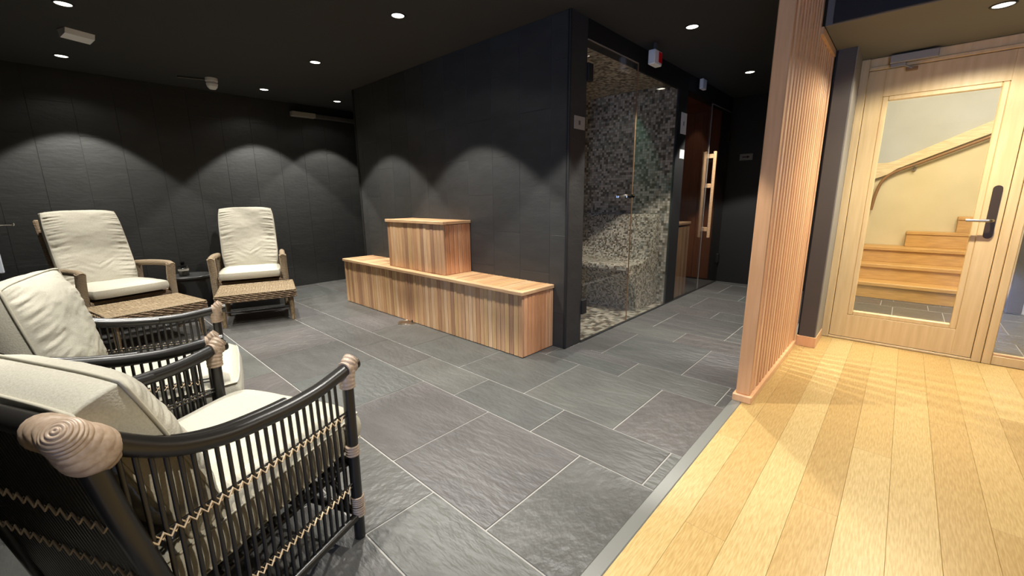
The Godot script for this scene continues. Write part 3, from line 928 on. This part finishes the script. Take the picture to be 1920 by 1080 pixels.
func build_signs() -> void:
	var p := thing("notice", "white paper notice on the pier between steam room and sauna", "notice", Vector3(-1.8245, 1.915, -4.63))
	obj("sheet", slab(Vector3(-0.0008, -0.105, -0.075), Vector3(0.0008, 0.105, 0.075)), M.paper, p)
	obj("mark", slab(Vector3(0.0008, -0.02, -0.012), Vector3(0.0013, 0.02, 0.012)), M.strip, p)
	var q := obj("notice_plate", slab(Vector3(-0.0015, -0.045, -0.06), Vector3(0.0015, 0.045, 0.06)), M.paper)
	q.position = Vector3(-1.8242, 1.61, -4.636)
	tag(q, "small pale plate below the paper notice beside the sauna", "notice")
	var r := thing("door_plate", "grey sign plate on the black corner left of the steam room door", "sign", Vector3(-1.8235, 1.70, -2.70))
	obj("plate", slab(Vector3(-0.002, -0.045, -0.072), Vector3(0.002, 0.045, 0.065), 0.001), M.grey_metal, r)
	obj("mark", slab(Vector3(0.002, -0.015, -0.012), Vector3(0.0026, 0.015, 0.012)), M.charcoal, r)
	var s := thing("arrow_sign", "small grey sign with dark arrow on the black passage end wall", "sign", Vector3(-1.605, 1.662, -6.207))
	obj("plate", slab(Vector3(-0.076, -0.04, -0.002), Vector3(0.076, 0.04, 0.002), 0.001), M.strip, s)
	var a := MB.new()
	a.prism(PackedVector2Array([Vector2(-0.045, -0.006), Vector2(0.01, -0.006), Vector2(0.01, -0.018), Vector2(0.045, 0.0), Vector2(0.01, 0.018), Vector2(0.01, 0.006), Vector2(-0.045, 0.006)]), 0.002, 0.003)
	obj("arrow", a, M.ink, s)
	var e := thing("red_sign", "red sign on the black face of the lowered ceiling", "sign", Vector3(-0.39, 2.345, -3.268))
	obj("plate", slab(Vector3(-0.06, -0.06, -0.016), Vector3(0.13, 0.06, 0.016), 0.003), M.red, e)


# ------------------------------------------------ cushions
# upholstered slab: rounded outline, crowned faces; lies in x/y, thickness along z
func cushion(w: float, h: float, gus: float, crown: float, seed_n: int, wob := 0.006, corner := 0.06, pu := 3.0, fold := 0.0, front := 1.0) -> MB:
	var f := FastNoiseLite.new()
	f.seed = seed_n
	f.frequency = 3.0
	var b := MB.new()
	var nu := 30 if fold == 0.0 else 44
	var nv := 30 if fold == 0.0 else 110
	for side in [1.0, -1.0]:
		var rows := []
		for j in nv + 1:
			var row := []
			for i in nu + 1:
				var u := -1.0 + 2.0 * i / nu
				var v := -1.0 + 2.0 * j / nv
				u = sin(u * PI * 0.5) * 0.4 + u * 0.6
				v = sin(v * PI * 0.5) * 0.4 + v * 0.6
				var q := squircle(u, v, w, h, corner)
				var k := pow(maxf(0.0, 1.0 - pow(absf(u), pu)), 0.7) * pow(maxf(0.0, 1.0 - pow(absf(v), pu)), 0.7)
				var z := gus * 0.5 + crown * k * (1.0 if side == front else 0.22) + wob * f.get_noise_3d(q.x * 1.0, q.y * 1.6, side * 3.0) * minf(1.0, k * 3.0)
				if fold > 0.0:
					var e := smoothstep(0.35, 0.8, absf(u)) * (1.0 - smoothstep(0.93, 1.0, absf(u)))
					z += fold * e * f.get_noise_3d(q.x * 0.6 + signf(u) * 5.0, q.y * 12.0 + q.x * signf(u) * 1.5, 9.0)
					z += fold * 0.8 * maxf(0.0, 1.0 - absf(v + 0.45) * 2.2) * f.get_noise_3d(q.x * 1.2 + 3.0, (q.y - absf(q.x) * 0.6) * 6.0, 17.0) * (1.0 - absf(u))
				row.append(Vector3(q.x, q.y, z * side))
			rows.append(row)
		b.sheet(rows, side < 0.0)
	var rim := []
	var loop := outline(w, h, corner, nu)
	for z in [-0.5, -0.25, 0.0, 0.25, 0.5]:
		var row := []
		var puff: float = 0.10 * gus * (1.0 - 4.0 * z * z)
		for p in loop:
			row.append(Vector3(p.x, p.y, z * gus) + Vector3(p.x / w, p.y / h, 0) * puff * 2.0)
		rim.append(row)
	b.sheet(rim)
	return b


func squircle(u: float, v: float, w: float, h: float, corner: float) -> Vector2:
	var k := corner * 0.45
	return Vector2(u * (w * 0.5 - k * v * v * v * v * absf(u)), v * (h * 0.5 - k * u * u * u * u * absf(v)))


func outline(w: float, h: float, corner: float, n: int) -> Array:
	var out := []
	for e in 4:
		for i in n:
			var t := -1.0 + 2.0 * i / n
			t = sin(t * PI * 0.5) * 0.4 + t * 0.6
			var u: float = [t, 1.0, -t, -1.0][e]
			var v: float = [-1.0, t, 1.0, -t][e]
			out.append(squircle(u, v, w, h, corner))
	out.append(out[0])
	return out


func piping(w: float, h: float, gus: float, corner: float, r: float) -> MB:
	var b := MB.new()
	for s in [-0.5, 0.5]:
		var p := []
		for q in outline(w, h, corner, 14):
			p.append(Vector3(q.x, q.y, s * gus))
		b.tube(p, r, 6, false)
	return b


# ------------------------------------------------ wicker loungers and footstools
func wicker_post(b: MB, p: Array, r0: float, r1: float) -> void:
	var sp := smooth_path(p, 5)
	var rr := []
	for i in sp.size():
		rr.append(lerpf(r0, r1, float(i) / (sp.size() - 1)))
	b.tube(sp, rr, 12)


func make_lounger(label: String, at: Vector3, turn: float) -> Node3D:
	# origin on the floor between the front posts; sitter looks along -z
	var o := thing("wicker_lounger", label, "lounge chair", at, turn, "wicker loungers at the far wall")
	for s in [-1.0, 1.0]:
		var x: float = s * 0.325
		var b := MB.new()
		wicker_post(b, [Vector3(x, 0.0, 0.0), Vector3(x, 0.25, 0.005), Vector3(x, 0.44, 0.0), Vector3(x, 0.585, -0.03)], 0.034, 0.036)
		obj("front_leg", b, M.wicker, o)
		var r := MB.new()
		wicker_post(r, [Vector3(x, 0.0, 0.66), Vector3(x, 0.3, 0.62), Vector3(x, 0.555, 0.60)], 0.03, 0.03)
		obj("rear_leg", r, M.wicker, o)
		var a := MB.new()
		a.tube(smooth_path([Vector3(x, 0.568, -0.055), Vector3(x, 0.587, 0.02), Vector3(x, 0.58, 0.3), Vector3(x, 0.555, 0.63)], 5), 0.028, 12)
		obj("armrest", a, M.wicker, o)
		var sr := MB.new()
		sr.box(Vector3(x, 0.29, 0.32), Vector3(0.035, 0.07, 0.62), 0.008)
		obj("side_rail", sr, M.braid, o)
	obj("front_rail", slab(Vector3(-0.31, 0.255, -0.015), Vector3(0.31, 0.325, 0.025), 0.01), M.braid, o)
	obj("seat_panel", slab(Vector3(-0.305, 0.30, 0.0), Vector3(0.305, 0.33, 0.62), 0.006), M.braid, o)
	var bk := MB.new()
	var lean := Basis(Vector3(1, 0, 0), deg_to_rad(18.5))
	bk.box(Vector3(0, 0.30, 0.60) + lean * Vector3(0, 0.385, 0.02), Vector3(0.56, 0.75, 0.035), 0.012, lean)
	obj("back_panel", bk, M.braid, o)
	# cushions
	var sc := obj("seat_cushion", cushion(0.575, 0.62, 0.07, 0.022, 5, 0.006, 0.04, 6.0), M.canvas, o, Vector3(0, 0.385, 0.25))
	sc.rotation = Vector3(-PI / 2 + 0.02, 0, 0)
	var bc := obj("back_cushion", cushion(0.56, 0.74, 0.06, 0.026, 8, 0.008, 0.045, 4.0, 0.009, -1.0), M.canvas, o)
	bc.transform = Transform3D(lean, Vector3(0, 0.40, 0.515) + lean * Vector3(0, 0.355, 0.0))
	return o


func make_stool(label: String, at: Vector3, turn: float) -> Node3D:
	var o := thing("wicker_footstool", label, "footstool", at, turn, "wicker footstools in front of the loungers")
	var w := 0.66
	var d := 0.57
	# top of split cane, ridge by ridge
	var rows := []
	for j in 5:
		var row := []
		var v := j / 4.0
		for i in 241:
			var u := i / 240.0
			var y := 0.312 + 0.004 * sin(v * PI) + 0.0035 * absf(sin(u * PI * 54.0))
			row.append(Vector3((u - 0.5) * w, y, (v - 0.5) * d))
		rows.append(row)
	var t := MB.new()
	t.sheet(rows, true)
	t.tube([Vector3(-w / 2, 0.309, -d / 2), Vector3(w / 2, 0.309, -d / 2), Vector3(w / 2, 0.309, d / 2), Vector3(-w / 2, 0.309, d / 2), Vector3(-w / 2, 0.309, -d / 2)], 0.008, 8)
	obj("woven_top", t, M.cane, o)
	var r := MB.new()
	r.span(Vector3(-w / 2, 0.235, -d / 2), Vector3(w / 2, 0.31, -d / 2 + 0.03), 0.01)
	r.span(Vector3(-w / 2, 0.235, d / 2 - 0.03), Vector3(w / 2, 0.31, d / 2), 0.01)
	r.span(Vector3(-w / 2, 0.235, -d / 2 + 0.03), Vector3(-w / 2 + 0.03, 0.31, d / 2 - 0.03), 0.01)
	r.span(Vector3(w / 2 - 0.03, 0.235, -d / 2 + 0.03), Vector3(w / 2, 0.31, d / 2 - 0.03), 0.01)
	# braided strands standing proud of the rim
	for side in [-1.0, 1.0]:
		for k in 4:
			var p := []
			var q := []
			for i in 49:
				var u := i / 48.0
				p.append(Vector3((u - 0.5) * w, 0.246 + k * 0.016 + 0.004 * sin(u * 60.0 + k * 1.6), side * (d / 2 + 0.002 + 0.003 * cos(u * 60.0 + k * 1.6))))
				q.append(Vector3(side * (w / 2 + 0.002 + 0.003 * cos(u * 60.0 + k * 1.6)), 0.246 + k * 0.016 + 0.004 * sin(u * 60.0 + k * 1.6), (u - 0.5) * d))
			r.tube(p, 0.0075, 5)
			r.tube(q, 0.0075, 5)
	obj("braided_rim", r, M.braid, o)
	for x in [-1.0, 1.0]:
		for z in [-1.0, 1.0]:
			var l := MB.new()
			l.tube([Vector3(x * 0.285, 0.24, z * 0.235), Vector3(x * 0.287, 0.1, z * 0.24), Vector3(x * 0.289, 0.0, z * 0.245)], [0.024, 0.021, 0.017], 12)
			obj("leg", l, M.cane, o)
	var st := MB.new()
	for z in [-1.0, 1.0]:
		st.tube([Vector3(-0.285, 0.14, z * 0.236), Vector3(0.285, 0.14, z * 0.236)], 0.008, 8)
	obj("stretcher", st, M.rattan_black, o)
	return o


func yaw_for(f: Vector2) -> float:
	return atan2(-f.x, -f.y)


func build_loungers() -> void:
	make_lounger("wicker lounger with cream cushions nearest the left wall, partly behind the armchairs", Vector3(-5.08, 0, -0.375), yaw_for(Vector2(0.958, -0.285)))
	make_lounger("wicker lounger with cream cushions right of the black side table", Vector3(-5.10, 0, -1.345), yaw_for(Vector2(0.95, 0.31)))
	make_stool("wicker footstool before the left lounger, behind the armchair rail", Vector3(-4.655, 0, -0.42), yaw_for(Vector2(0.98, -0.19)))
	make_stool("wicker footstool before the right lounger, fully in view", Vector3(-4.70, 0, -1.28), yaw_for(Vector2(0.953, 0.30)))


func build_side_table() -> void:
	var t := thing("side_table", "round black drum side table between the two loungers", "side table", Vector3(-5.46, 0, -0.885))
	var b := MB.new()
	b.lathe([Vector2(0.0, 0.0), Vector2(0.175, 0.0), Vector2(0.18, 0.005), Vector2(0.185, 0.385), Vector2(0.0, 0.385)], 36)
	obj("drum", b, M.black, t)
	var p := MB.new()
	p.lathe([Vector2(0.0, 0.385), Vector2(0.195, 0.385), Vector2(0.20, 0.39), Vector2(0.20, 0.406), Vector2(0.196, 0.41), Vector2(0.0, 0.41)], 36)
	obj("table_top", p, mat(Color(0.16, 0.16, 0.16), 0.4), t)
	var j := thing("candle_jar", "small black candle jar with shiny knob on the side table", "jar", Vector3(-5.43, 0.4105, -0.83))
	var g := MB.new()
	g.lathe([Vector2(0.0, 0.0), Vector2(0.04, 0.0), Vector2(0.045, 0.006), Vector2(0.045, 0.085), Vector2(0.042, 0.09), Vector2(0.0, 0.09)], 24)
	obj("jar", g, mat(Color(0.10, 0.10, 0.10), 0.15), j)
	var lb := MB.new()
	lb.lathe([Vector2(0.0455, 0.055), Vector2(0.0462, 0.055), Vector2(0.0462, 0.075), Vector2(0.0455, 0.075)], 24)
	obj("band", lb, M.grey_metal, j)
	var l := MB.new()
	l.lathe([Vector2(0.0, 0.09), Vector2(0.046, 0.09), Vector2(0.046, 0.10), Vector2(0.04, 0.108), Vector2(0.018, 0.112), Vector2(0.014, 0.118), Vector2(0.022, 0.135), Vector2(0.018, 0.148), Vector2(0.0, 0.152)], 24)
	obj("lid", l, mat(Color(0.08, 0.08, 0.08), 0.12, 0.6), j)


# ------------------------------------------------ black rattan armchairs
func arm_curve() -> Array:
	return [Vector2(0.631, -0.012), Vector2(0.612, 0.118), Vector2(0.610, 0.22), Vector2(0.616, 0.304), Vector2(0.632, 0.417), Vector2(0.666, 0.517), Vector2(0.718, 0.598), Vector2(0.782, 0.672)]


func post_curve() -> Array:
	return [Vector2(0.782, 0.672), Vector2(0.745, 0.660), Vector2(0.60, 0.634), Vector2(0.427, 0.597), Vector2(0.2, 0.55), Vector2(0.0, 0.515)]


func at_z(curve: Array, z: float) -> float:
	for i in curve.size() - 1:
		var a: Vector2 = curve[i]
		var b: Vector2 = curve[i + 1]
		if (a.y - z) * (b.y - z) <= 0.0 and absf(a.y - b.y) > 1e-6:
			return lerpf(a.x, b.x, (z - a.y) / (b.y - a.y))
	return curve[0].x


func at_h(curve: Array, h: float) -> float:
	for i in curve.size() - 1:
		var a: Vector2 = curve[i]
		var b: Vector2 = curve[i + 1]
		if (a.x - h) * (b.x - h) <= 0.0 and absf(a.x - b.x) > 1e-6:
			return lerpf(a.y, b.y, (h - a.x) / (b.x - a.x))
	return curve[-1].y


# criss-cross binding between two thin rods; f maps (along 0..1, up) to a point
func lacing(b: MB, f: Callable, n: int, half: float, out: Vector3) -> void:
	for s in [-1.0, 1.0]:
		var p := []
		for i in n * 2 + 1:
			var t := float(i) / (n * 2)
			var k: float = (1.0 if i % 2 == 0 else -1.0) * s
			p.append(f.call(t, k * half) + out * (0.0035 + 0.002 * s))
		b.tube(p, 0.0028, 5)


func cane_sleeve(p: Array, r: float, turns: int) -> MB:
	# binding of flat cane wound round a tube: a ridged sleeve
	var b := MB.new()
	var sp := []
	var rr := []
	var total := turns * 4
	var base := smooth_path(p, 24)
	for i in total + 1:
		var t := float(i) / total * (base.size() - 1)
		var k := mini(int(t), base.size() - 2)
		sp.append((base[k] as Vector3).lerp(base[k + 1], t - k))
		rr.append(r + 0.0016 * absf(sin(PI * i / 4.0)))
	b.tube(sp, rr, 14)
	return b


func make_armchair(label: String, at: Vector3, turn: float) -> Node3D:
	var o := thing("rattan_armchair", label, "armchair", at, turn, "black rattan armchairs")
	var ac := arm_curve()
	var pc := post_curve()
	var sm := {}
	var add := func(called: String, key: String, make: Callable, m: Material, parent: Node) -> MeshInstance3D:
		if not mesh_cache.has("chair " + key):
			mesh_cache["chair " + key] = make.call().done()
		return obj(called, mesh_cache["chair " + key], m, parent)
	for s in [-1.0, 1.0]:
		var x: float = s * 0.3
		var tagk := "l" if s < 0 else "r"
		add.call("front_leg", "fl" + tagk, func():
			var b := MB.new()
			b.tube([Vector3(x, 0.0, 0.012), Vector3(x, 0.3, 0.006), Vector3(x, 0.632, 0.0)], 0.0185, 14)
			return b, M.rattan_black, o)
		add.call("back_post", "bp" + tagk, func():
			var b := MB.new()
			var p := []
			for q in pc:
				p.append(Vector3(x, q.x, q.y))
			b.tube(smooth_path(p, 5), 0.0205, 14)
			return b, M.rattan_black, o)
		var arm: Node = add.call("armrest", "arm" + tagk, func():
			var b := MB.new()
			var p := [Vector3(x, 0.634, -0.045)]
			for q in ac:
				p.append(Vector3(x, q.x, q.y))
			b.tube(smooth_path(p, 6), 0.0215, 16)
			var p2 := []
			for q in ac.slice(2):
				p2.append(Vector3(x - s * 0.027, q.x + 0.005, q.y))
			b.tube(smooth_path(p2, 6), 0.0145, 12)
			return b, M.rattan_black, o)
		add.call("cane_wrap", "wf" + tagk, func():
			var b := cane_sleeve([Vector3(x, 0.655, -0.03), Vector3(x, 0.64, -0.012), Vector3(x, 0.60, 0.001), Vector3(x, 0.566, 0.002)], 0.0245, 9)
			var c := cane_sleeve([Vector3(x, 0.634, -0.028), Vector3(x, 0.630, 0.012)], 0.0245, 6)
			b.n.append_array(c.n)
			for i in c.ix:
				b.ix.append(i + b.v.size())
			b.v.append_array(c.v)
			return b, M.rattan_wrap, arm)
		for w in [[0.34, 4], [0.145, 5], [0.105, 4]]:
			add.call("cane_wrap", "wl%s%s" % [tagk, w[0]], func():
				return cane_sleeve([Vector3(x, w[0] + 0.018, 0.008), Vector3(x, w[0], 0.008), Vector3(x, w[0] - 0.018, 0.008)], 0.0215, w[1]), M.rattan_wrap, o)
		# bound corner where arm, back post and back rail meet
		add.call("corner_wrap", "cw" + tagk, func():
			var mid := Vector3(x - s * 0.002, 0.779, 0.675)
			var dirs := [Vector3(-s, 0.08, 0.05).normalized(), Vector3(0, -0.62, -0.78).normalized(), Vector3(0, -0.98, -0.2).normalized()]
			var axis := Vector3(s * 0.45, 0.75, 0.5).normalized()
			var side := axis.cross(Vector3.UP).normalized()
			var third := axis.cross(side)
			var b := MB.new()
			var rows := []
			for a in 121:
				var row := []
				var th := PI * a / 120.0
				for c in 49:
					var ph := TAU * c / 48.0
					var d := axis * cos(th) + (side * cos(ph) + third * sin(ph)) * sin(th)
					var rad := 0.0315
					var reach := [0.056, 0.046, 0.042]
					for q in 3:
						rad += reach[q] * pow(maxf(0.0, d.dot(dirs[q])), 4.5)
					row.append(mid + d * (rad + 0.0024 * absf(sin(th * 13.0))))
				rows.append(row)
			b.sheet(rows, true)
			return b, M.rattan_wrap, o)
		add.call("stretcher", "st" + tagk, func():
			var b := MB.new()
			b.tube([Vector3(x, 0.088, 0.01), Vector3(x, 0.105, 0.53)], 0.0145, 12)
			return b, M.rattan_black, o)
		add.call("seat_rail", "sr" + tagk, func():
			var b := MB.new()
			b.tube([Vector3(x - s * 0.03, 0.285, 0.01), Vector3(x - s * 0.03, 0.275, 0.56)], 0.013, 10)
			return b, M.rattan_black, o)
		for i in 23:
			var z := 0.059 + i * 0.0253
			var top := at_z(ac, z) - 0.01
			var bot := 0.095 if z < 0.525 else at_z(pc, z)
			if top - bot > 0.03:
				add.call("spindle", "sp%s%d" % [tagk, i], func():
					var b := MB.new()
					b.tube([Vector3(x, bot, z), Vector3(x + s * 0.003, (top + bot) * 0.5, z), Vector3(x, top, z)], 0.0051, 8)
					return b, M.rattan_black, o)
		for row in [[0.477, 0.497, 0.045, 0.60, 22], [0.215, 0.226, 0.045, 0.545, 20]]:
			add.call("lacing", "la%s%s" % [tagk, row[0]], func():
				var b := MB.new()
				var f := func(t: float, up: float) -> Vector3: return Vector3(x, lerpf(row[0], row[1], t) + up, lerpf(row[2], row[3], t))
				lacing(b, f, row[4], 0.009, Vector3(s, 0, 0) * 1.6)
				return b, M.lace, o)
			add.call("lacing_rod", "lr%s%s" % [tagk, row[0]], func():
				var b := MB.new()
				for up in [-0.006, 0.006]:
					b.tube([Vector3(x, row[0] + up, 0.015), Vector3(x, row[1] + up, row[3] + 0.01)], 0.0035, 6)
				return b, M.rattan_black, o)
	# back
	add.call("back_rail", "br", func():
		var b := MB.new()
		b.tube([Vector3(-0.29, 0.785, 0.673), Vector3(0.0, 0.789, 0.680), Vector3(0.29, 0.785, 0.673)], 0.021, 14)
		return b, M.rattan_black, o)
	add.call("back_rail", "br2", func():
		var b := MB.new()
		b.tube([Vector3(-0.29, 0.11, 0.533), Vector3(0.29, 0.11, 0.533)], 0.0145, 12)
		return b, M.rattan_black, o)
	for i in 38:
		var x := -0.268 + i * 0.0145
		add.call("spindle", "bs%d" % i, func():
			var b := MB.new()
			b.tube([Vector3(x, 0.11, 0.533), Vector3(x, 0.43, 0.60), Vector3(x, 0.60, 0.637), Vector3(x, 0.785, 0.675)], 0.0062, 7)
			return b, M.rattan_black, o)
	for h in [0.55, 0.40]:
		var z := at_h(pc, h) + 0.003
		add.call("lacing", "bl%s" % h, func():
			var b := MB.new()
			var f := func(t: float, up: float) -> Vector3: return Vector3(lerpf(-0.27, 0.265, t), h + up, z)
			lacing(b, f, 14, 0.010, Vector3(0, 0, 1) * 1.6)
			return b, M.lace, o)
	# front apron below the seat
	add.call("front_rail", "fr", func():
		var b := MB.new()
		b.tube([Vector3(-0.3, 0.29, 0.006), Vector3(0.3, 0.29, 0.006)], 0.015, 12)
		return b, M.rattan_black, o)
	add.call("front_rail", "fr2", func():
		var b := MB.new()
		b.tube([Vector3(-0.3, 0.10, 0.01), Vector3(0.3, 0.10, 0.01)], 0.0145, 12)
		return b, M.rattan_black, o)
	add.call("front_arch", "fa", func():
		var b := MB.new()
		b.tube(smooth_path([Vector3(-0.28, 0.12, 0.03), Vector3(-0.2, 0.225, 0.03), Vector3(0.0, 0.265, 0.03), Vector3(0.2, 0.225, 0.03), Vector3(0.28, 0.12, 0.03)], 6), 0.01, 10)
		return b, M.rattan_black, o)
	for i in 14:
		var x := -0.26 + i * 0.04
		add.call("spindle", "fs%d" % i, func():
			var b := MB.new()
			b.tube([Vector3(x, 0.10, 0.01), Vector3(x, 0.29, 0.007)], 0.0055, 8)
			return b, M.rattan_black, o)
	for i in 7:
		var z := 0.06 + i * 0.078
		add.call("seat_slat", "ss%d" % i, func():
			var b := MB.new()
			b.tube([Vector3(-0.275, 0.288, z), Vector3(0.275, 0.288, z)], 0.011, 8)
			return b, M.rattan_black, o)
	# seat cushion
	if not mesh_cache.has("seat"):
		mesh_cache["seat"] = cushion(0.55, 0.64, 0.095, 0.05, 31, 0.004, 0.02, 9.0).done()
		mesh_cache["seat pipe"] = piping(0.555, 0.645, 0.095, 0.02, 0.0035).done()
	var sc := obj("seat_cushion", mesh_cache["seat"], M.linen, o, Vector3(0, 0.372, 0.245))
	sc.rotation = Vector3(-PI / 2 + 0.045, 0, 0)
	obj("piping", mesh_cache["seat pipe"], M.piping, sc)
	return o


func back_pillow(label: String, chair: Node3D, p0: Vector3, lean: float, yaw: float, seed_n: int, hh: float, crown: float, roll := 0.0) -> void:
	# p0: middle of the lower front edge in the chair's own axes
	var t := thing("back_pillow", label, "pillow", Vector3.ZERO, 0.0, "linen pillows on the armchairs")
	var bs := Basis(Vector3.UP, yaw) * Basis(Vector3(1, 0, 0), lean) * Basis(Vector3(0, 0, 1), roll)
	t.transform = chair.transform * Transform3D(bs, p0 + bs * Vector3(0, hh * 0.5, 0.045))
	obj("cover", cushion(0.54, hh, 0.085, crown, seed_n, 0.012, 0.02, 3.5, 0.006, -1.0), M.linen, t)
	obj("piping", piping(0.545, hh + 0.005, 0.085, 0.02, 0.0045), M.piping, t)


func build_armchairs() -> void:
	var a := make_armchair("black rattan armchair in the front with bound cane corner, nearest the bamboo floor", Vector3(-1.546, 0, -0.447), deg_to_rad(24.2))
	var b := make_armchair("black rattan armchair behind the front one, nearer the loungers", Vector3(-2.22, 0, -0.41), deg_to_rad(-14.2))
	back_pillow("oatmeal linen back pillow slumped in the front armchair", a, Vector3(0.0, 0.435, 0.415), deg_to_rad(21.0), 0.0, 77, 0.43, 0.075)
	back_pillow("oatmeal linen back pillow standing upright in the rear armchair", b, Vector3(0.02, 0.44, 0.41), deg_to_rad(12.0), 0.0, 91, 0.475, 0.055)


func build_left_wall() -> void:
	var h := thing("towel_hook", "chrome towel hook on the left wall", "hook", Vector3(-5.0, 1.01, 0.42))
	var b := MB.new()
	b.tube([Vector3(0, 0, 0), Vector3(0, 0, -0.195)], 0.007, 10)
	b.lathe([Vector2(0.0, 0.0), Vector2(0.011, 0.003), Vector2(0.012, 0.012), Vector2(0.0, 0.016)], 14, Vector3(0, 0, -0.193), Basis(Vector3(1, 0, 0), -PI / 2))
	b.lathe([Vector2(0.0, 0.006), Vector2(0.028, 0.006), Vector2(0.03, 0.0)], 18, Vector3.ZERO, Basis(Vector3(1, 0, 0), -PI / 2))
	obj("rod", b, M.chrome, h)
	var t := thing("hand_towel", "pale blue towel hanging from the chrome hook", "towel", Vector3(-5.0, 0.0, 0.365))
	var w := MB.new()
	w.span(Vector3(-0.008, 0.645, -0.045), Vector3(0.008, 1.0, 0.045), 0.006)
	obj("cloth", w, M.towel, t)


func leaf_mesh() -> MB:
	var b := MB.new()
	for a in [[Vector3(-0.333, 0.022, -4.345), Vector3(-0.236, 2.06, -4.29)], [Vector3(0.385, 0.022, -4.345), Vector3(0.483, 2.06, -4.29)], [Vector3(-0.236, 1.875, -4.345), Vector3(0.385, 2.06, -4.29)], [Vector3(-0.236, 0.022, -4.345), Vector3(0.385, 0.212, -4.29)]]:
		b.span(a[0], a[1], 0.0015)
	return b
